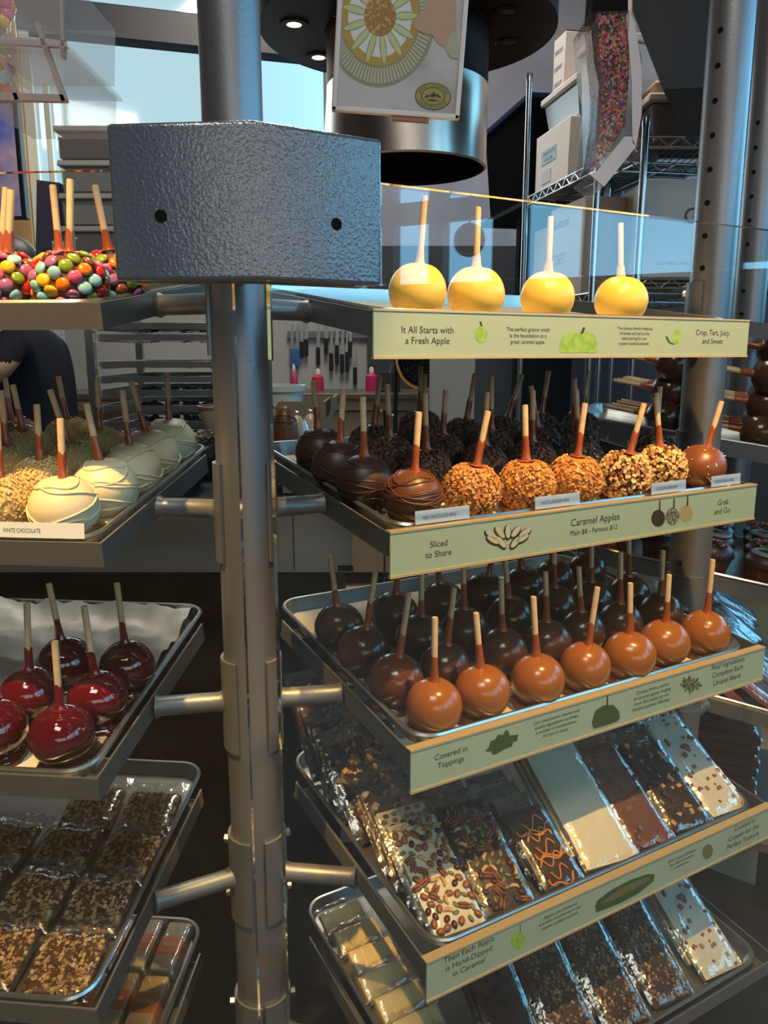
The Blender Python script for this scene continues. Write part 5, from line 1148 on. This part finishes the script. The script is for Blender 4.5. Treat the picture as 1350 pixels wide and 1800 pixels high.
for k in range(120):
    a_ = rq.uniform(0, 6.3); q.box((0, 0, 0), (0.006, 0.005, 0.003), rq.randrange(2), T(rq.uniform(-.038, .038), 0.0155 * math.cos(a_), 0.016 + 0.0155 * math.sin(a_)) @ RX(a_ + pi / 2) @ RZ(rq.uniform(0, 3)))
lc_ = q.mesh('nut_coating', [mat('log_nut', (0.40, 0.31, 0.22), 0.6), M_log], 0)
for k in range(10):
    r = thing('nut_log', 'chocolate nut log, %s on the black tray, %s row' % (ORD[k // 2] + ' from the left', ['near', 'far'][k % 2]), 'chocolate', T(at(150 + 40 * (k // 2), 780, Yl).x + 0.02 * (k % 2), Yl + 0.065 + 0.11 * (k % 2), a.z + 0.0005) @ RZ(R(62)), 'nut logs')
    obj('log', lm, r); obj('nut_coating', lc_, r)['kind'] = 'stuff'
bw = thing('mixing_bowl', 'white bowl with brown rim just left of the post', 'bowl', T(at(400, 740, 2.2).x, 2.2, at(0, 800, 2.2).z)); hb = at(0, 716, 2.2).z - at(0, 800, 2.2).z
MB().lathe([(0, 0), (0.04, 0), (0.050, 0.01), (0.078, hb), (0.073, hb), (0.046, 0.012), (0, 0.012)], 36).build('bowl', mat('bowl_white', (0.66, 0.55, 0.45), 0.4), bw)
MB().lathe([(0.072, hb), (0.080, hb - 0.002), (0.080, hb + 0.005), (0.072, hb + 0.005), (0.072, hb)], 36).build('rim', mat('bowl_rim', (0.36, 0.17, 0.09), 0.4), bw)
bs = thing('bowl_stand', 'black box under the mixing bowl', 'stand', T(at(400, 740, 2.2).x, 2.2, zt_)); MB().box((0, 0, (at(0, 800, 2.2).z - zt_ - 0.001) / 2), (0.14, 0.16, at(0, 800, 2.2).z - zt_ - 0.001)).build('box', M_black, bs)

# ---- rear counter with cabinets, splash wall, knives, bottles
Yk = 4.30
zc_ = at(600, 692, Yk).z; kx0, kx1 = -1.9, at(757, 700, Yk).x
ck = thing('kitchen_counter', 'dark topped rear counter with tan band', 'counter')
MB().box(((kx0 + kx1) / 2, Yk + 0.26, zc_ - 0.015), (kx1 - kx0, 0.56, 0.03)).build('worktop', mat('worktop', (0.075, 0.062, 0.052), 0.35), ck, bevel=0.003)
MB().box(((kx0 + kx1) / 2, Yk + 0.02, zc_ - 0.06), (kx1 - kx0, 0.03, 0.058)).build('band', mat('counter_band', (0.30, 0.22, 0.14), 0.5), ck)
M_cab = mat('cabinet_tan', (0.21, 0.17, 0.12), 0.5)
cxs = [at(x, 750, Yk).x for x in (565, 676, 757)]
for k in range(2):
    c_ = thing('base_cabinet', ['tan base cabinet with a round knob behind the drizzled apples', 'tan base cabinet with round knob nearer the pale wall'][k], 'cabinet', None, 'base cabinets')
    a, b = cxs[k] + 0.003, cxs[k + 1] - 0.003; zt2 = zc_ - 0.0905
    MB().box(((a + b) / 2, Yk + 0.28, zt2 / 2 + 0.04), (b - a, 0.48, zt2 - 0.08)).build('carcass', M_cab, c_)
    d_ = MB().box(((a + b) / 2, Yk + 0.030, zt2 / 2 + 0.04), (b - a - 0.006, 0.018, zt2 - 0.09)).build('door', M_cab, c_, bevel=0.003)
    for px, py in (((660, 720), (670, 722)), ((686, 729), (691, 731)))[k]:
        p = at(px, py, Yk + 0.015); MB().ball((p.x, Yk + 0.008, p.z), 0.013, 0, 14, 9).build('knob', mat('brass_knob', (0.55, 0.45, 0.25), 0.25, 0.9), d_, smooth=180)
    MB().box(((a + b) / 2, Yk + 0.30, 0.02), (b - a, 0.40, 0.04)).build('toe_kick', M_black, c_)
sp = slab('wall_splash', ((kx0 + at(700, 600, 4.85).x) / 2, 4.90, 0.85), (at(700, 600, 4.85).x - kx0, 0.06, 1.7), mat('splash_panel', (0.36, 0.35, 0.34), 0.45))
kr = thing('knife_rail', 'dark magnetic rail holding the row of knives', 'rail'); a, b = at(505, 588, 4.85), at(655, 588, 4.85)
MB().box(((a.x + b.x) / 2, 4.860, a.z), (b.x - a.x, 0.018, 0.04)).build('rail', mat('rail_grey', (0.20, 0.20, 0.21), 0.4, 0.7), kr)
kn0 = None
for k, (x, y0, y1, blue) in enumerate(((513, 612, 645, 1), (522, 612, 645, 1), (530, 600, 628, 0), (538, 596, 626, 0), (559, 610, 642, 0), (573, 594, 622, 0), (582, 620, 652, 0), (592, 606, 640, 0), (601, 622, 655, 0), (610, 618, 654, 0), (615, 600, 628, 0), (624, 645, 676, 0))):
    p, q_ = at(x, y0, 4.84), at(x, y1, 4.84); L = p.z - q_.z
    r = thing('kitchen_knife', ('blue handled knife, ' if blue else 'black handled knife, ') + '%s along the rear wall rail' % (['first', 'second', 'third', 'fourth', 'fifth', 'sixth', 'seventh', 'eighth', 'ninth', 'tenth', 'eleventh', 'twelfth'][k]), 'knife', T(p.x, 4.846, p.z), 'hanging knives')
    MB().box((0, 0, -L / 2), (0.024, 0.014, L)).build('handle', mat('handle_blue', (0.02, 0.10, 0.32), 0.4) if blue else M_blackgl, r, bevel=0.004)
    MB().hexa([(-0.012, -0.001, 0), (0.012, -0.001, 0), (0.012, 0.001, 0), (-0.012, 0.001, 0)], [(0.004, -0.001, 0.15), (0.012, -0.001, 0.13), (0.012, 0.001, 0.13), (0.004, 0.001, 0.15)]).build('blade', M_steel, r, smooth=0)
def bottle(x, y0, y1, rad, col, label, pump=False):
    p = at(x, y1, 4.6); h = at(x, y0, 4.6).z - zc_
    r = thing('bottle', label, 'bottle', T(p.x, 4.6, zc_ + 0.0005), 'bottles on the counter')
    MB().lathe([(0, 0), (rad, 0), (rad, h * 0.45), (rad * 0.95, h * 0.62), (rad * 0.4, h * 0.75), (0, h * 0.75)], 20).build('bottle', mat('bottle_' + label.split()[0], col, 0.3), r)
    MB().lathe([(0, h * 0.74), (rad * 0.42, h * 0.74), (rad * 0.42, h * 0.9), (rad * 0.2, h), (0, h)], 14).build('cap', mat('cap_pale', (0.6, 0.55, 0.52), 0.4), r)
bottle(653, 645, 684, 0.034, (0.50, 0.02, 0.12), 'pink soap bottle on the rear counter')
bottle(517, 640, 684, 0.022, (0.40, 0.05, 0.12), 'crimson slim bottle under the blue knives')
bottle(559, 648, 684, 0.034, (0.42, 0.02, 0.06), 'red squat bottle beside the slim one')
bk = thing('dish_basket', 'black dish basket beside the pink bottle', 'basket', T(at(686, 680, 4.5).x, 4.5, zc_ + 0.001)); m = MB()
for z in (0.004, 0.05, 0.10): m.tube([(-0.05, -0.06, z), (0.05, -0.06, z), (0.055, 0.06, z), (-0.055, 0.06, z)], 0.004, 6, closed=True)
for k in range(9):
    x = -0.05 + 0.0125 * k; m.tube([(x, -0.06, 0), (x, -0.06, 0.10)], 0.0025, 5); m.tube([(x, 0.06, 0), (x, 0.06, 0.10)], 0.0025, 5)
m.build('basket', M_blackgl, bk); MB().tube([(0, -0.02, 0.10), (0.01, -0.02, 0.15), (0.045, -0.02, 0.14), (0.06, -0.02, 0.08)], 0.008, 8).build('handle', M_steel, bk)
# drum fan
fn = thing('drum_fan', 'yellow rimmed drum fan beside the pale wall', 'fan', T(at(748, 632, 3.9).x, 3.9, at(748, 632, 3.9).z) @ RX(pi / 2)); fr = 52 / FPX * 3.9
MB().lathe([(fr * 0.93, -0.05), (fr, -0.05), (fr, 0.06), (fr * 0.93, 0.06), (fr * 0.93, -0.05)], 48).build('rim', mat('fan_yellow', (0.62, 0.30, 0.02), 0.35), fn)
m = MB()
for k in range(7): m.tube([(fr * 0.13 * (k + 1) * math.cos(t), fr * 0.13 * (k + 1) * math.sin(t), 0.045) for t in [2 * pi * i / 32 for i in range(32)]], 0.002, 5, closed=True)
for k in range(12): m.tube([(0, 0, 0.05), (fr * 0.95 * math.cos(k * pi / 6), fr * 0.95 * math.sin(k * pi / 6), 0.045)], 0.002, 5)
m.build('guard', M_blackgl, fn)
m = MB()
for k in range(4):
    a_ = k * pi / 2 + 0.4; m.add([(0.02 * math.cos(a_), 0.02 * math.sin(a_), -.01), (fr * 0.85 * math.cos(a_), fr * 0.85 * math.sin(a_), 0.02), (fr * 0.85 * math.cos(a_ + 0.8), fr * 0.85 * math.sin(a_ + 0.8), -0.02), (0.02 * math.cos(a_ + .8), 0.02 * math.sin(a_ + .8), -0.012)], [(0, 1, 2, 3)])
m.build('blades', M_blackgl, fn, smooth=0); MB().lathe([(fr * 0.9, -0.048), (0, -0.048)], 32).build('back_plate', M_black, fn)
zz = at(748, 632, 3.9).z
for s_ in (-1, 1): MB().tube([(s_ * fr * 0.98, -0.0, 0), (s_ * fr * 1.02, -zz * 0.6, 0), (s_ * fr * 0.8, -zz + 0.012, 0)], 0.011, 8).build('stand_leg', M_blackgl, fn)

# ================================================================== GOODS ON THE SIDE FACE (seen past the right post)
SF = F3[1]
lay = MB(); rq = random.Random(11)
dip = apple_body(31, squash=0.97).mesh('coating', M_dark, 180)
sa = [(0.045, 0.10), (0.045, 0.20), (0.045, 0.30), (0.13, 0.10), (0.13, 0.20), (0.13, 0.30), (0.215, 0.12), (0.215, 0.22), (0.045, 0.40), (0.13, 0.40), (0.215, 0.32), (0.215, 0.40)]
n_ = 0
for lev in range(4):
    for k in range(4):
        for c in range(2):
            s, t = 0.070 + 0.082 * k + 0.02 * (lev % 2), 0.085 + 0.19 * c
            r = thing('candy_apple', 'dark apple lying in the side stack, %s layer, %s from post, %s' % (['bottom', 'lower middle', 'upper middle', 'top'][lev], ORD[k], ['glass side', 'kitchen side'][c]), 'candy apple', SF @ T(s, t, -0.018 + 0.056 * lev + AR), 'stacked chocolate apples')
            tw = RX(R(-88)) @ RY(rq.uniform(-.15, .15)) @ T(0, 0, -AR)
            obj('coating', dip, r, tw); obj('stick', STICK_ME, r, tw @ T(0, 0, AR)); obj('stick_glaze', PROTO['dark'][1], r, tw @ T(0, 0, AR))
# dark cupcakes and covered cakes on the next side shelf
SF = F3[2]
M_cake = mat('dark_cake', (0.040, 0.014, 0.009), 0.4, bump=(50, 0.6)); M_cwrap = mat('red_foil_cup', (0.11, 0.022, 0.014), 0.3, bump=(30, 0.3))
def cup(t):
    m = MB(); m.lathe([(0, 0), (0.030, 0), (0.040, 0.044), (0, 0.044)], 36, wob=lambda a, z: 1 + 0.025 * math.cos(18 * a)); return m
cup_me = cup(0).mesh('cup', M_cwrap, 40); top_me = MB().lathe([(0.041, 0.042), (0.045, 0.050), (0.038, 0.066), (0.020, 0.076), (0, 0.078)], 32).mesh('cake_top', M_cake, 180)
q = MB()
for k in range(60):
    a_, rr_ = rq.uniform(0, 6.3), 0.036 * math.sqrt(rq.random()); q.box((0, 0, 0), (0.006, 0.0022, 0.0022), rq.randrange(6), T(rr_ * math.cos(a_), rr_ * math.sin(a_), 0.079 - 6.5 * rr_ * rr_) @ RZ(rq.uniform(0, 3)))
spk = q.mesh('sprinkles', SPR, 0); ring_me = MB().lathe([(0.024, 0.074), (0.034, 0.070), (0.034, 0.074), (0.024, 0.078), (0.024, 0.074)], 32).mesh('icing_ring', mat('icing_grey', (0.28, 0.26, 0.24), 0.5), 180)
for c in range(4):
    for k in range(4):
        r = thing('cupcake', 'dark cupcake on the side shelf, %s from the glass, %s row from the post' % (ORD[k], ORD[c]), 'cupcake', SF @ T(0.070 + 0.098 * c, 0.07 + 0.105 * k, -0.0185), 'side shelf cupcakes')
        obj('cup', cup_me, r); obj('cake_top', top_me, r)
        if (c + k) % 2: obj('sprinkles', spk, r)
        else: obj('icing_ring', ring_me, r)
# loose wrapped bags and pink ones on the lower side shelf
SF = F3[3]
bark_kind('loose', 0.10, 0.13, 0.022, mat('loose_dark', (0.10, 0.045, 0.038), 0.5, bump=(30, 0.8)), None, 41); bark_kind('pink', 0.10, 0.13, 0.018, mat('loose_pink', (0.34, 0.10, 0.085), 0.5, bump=(30, 0.8)), None, 42)
for k in range(10):
    bark(SF, 'loose', 0.075 + 0.068 * (k % 5), 0.20 - 0.10 * (k // 5), R(24), rq.uniform(-.4, .4), 'dark sweet bag on top of the side heap, %s from post, %s' % (ORD[k % 5], ['inner', 'outer'][k // 5]), 'loose bags on the side shelf', 'sweet_bag', 'sweet bag', h=0.075)
for c in range(3):
    for k in range(4):
        pk = k < 2 and c < 3
        bark(SF, 'pink' if pk else 'loose', 0.085 + 0.12 * c, 0.03 + 0.085 * k, R(28 + 4 * k), rq.uniform(-.3, .3), 'loosely wrapped %s sweet bag, %s from the glass, %s from the post' % ('pink' if pk else 'dark', ORD[k], ORD[c]), 'loose bags on the side shelf', 'sweet_bag', 'sweet bag')
# dark red bags stacked on a low side table
Xl = Matrix.Translation(F3[3] @ Vector((0.24, 0.22, 0))) @ RZ(P3_)
lo = thing('low_side_table', 'low dark table under the side shelves', 'table', Xl)
zlo = (F3[3] @ Vector((0.24, 0.22, 0))).z
MB().box((0, 0, -0.33), (0.46, 0.44, 0.02)).build('top', mat('low_table_grey', (0.07, 0.075, 0.085), 0.5), lo)
for sx_ in (-.2, .2):
    for sy_ in (-.19, .19): MB().box((sx_, sy_, -0.34 - (zlo - 0.34) / 2), (0.03, 0.03, zlo - 0.34 - 0.001)).build('leg', M_black, lo)
bark_kind('wine', 0.17, 0.21, 0.020, mat('wine_bag', (0.060, 0.016, 0.022), 0.4, bump=(20, 0.5)), None, 51)
for k in range(7):
    bark(Xl, 'wine', -0.02 + 0.008 * (k % 2), -0.16, 0, rq.uniform(-.06, .06), 'dark red bag in the low side stack, %s from the bottom' % ORD[k], 'dark red bag stack', 'sweet_bag', 'sweet bag', h=-0.3195 + 0.027 * k)
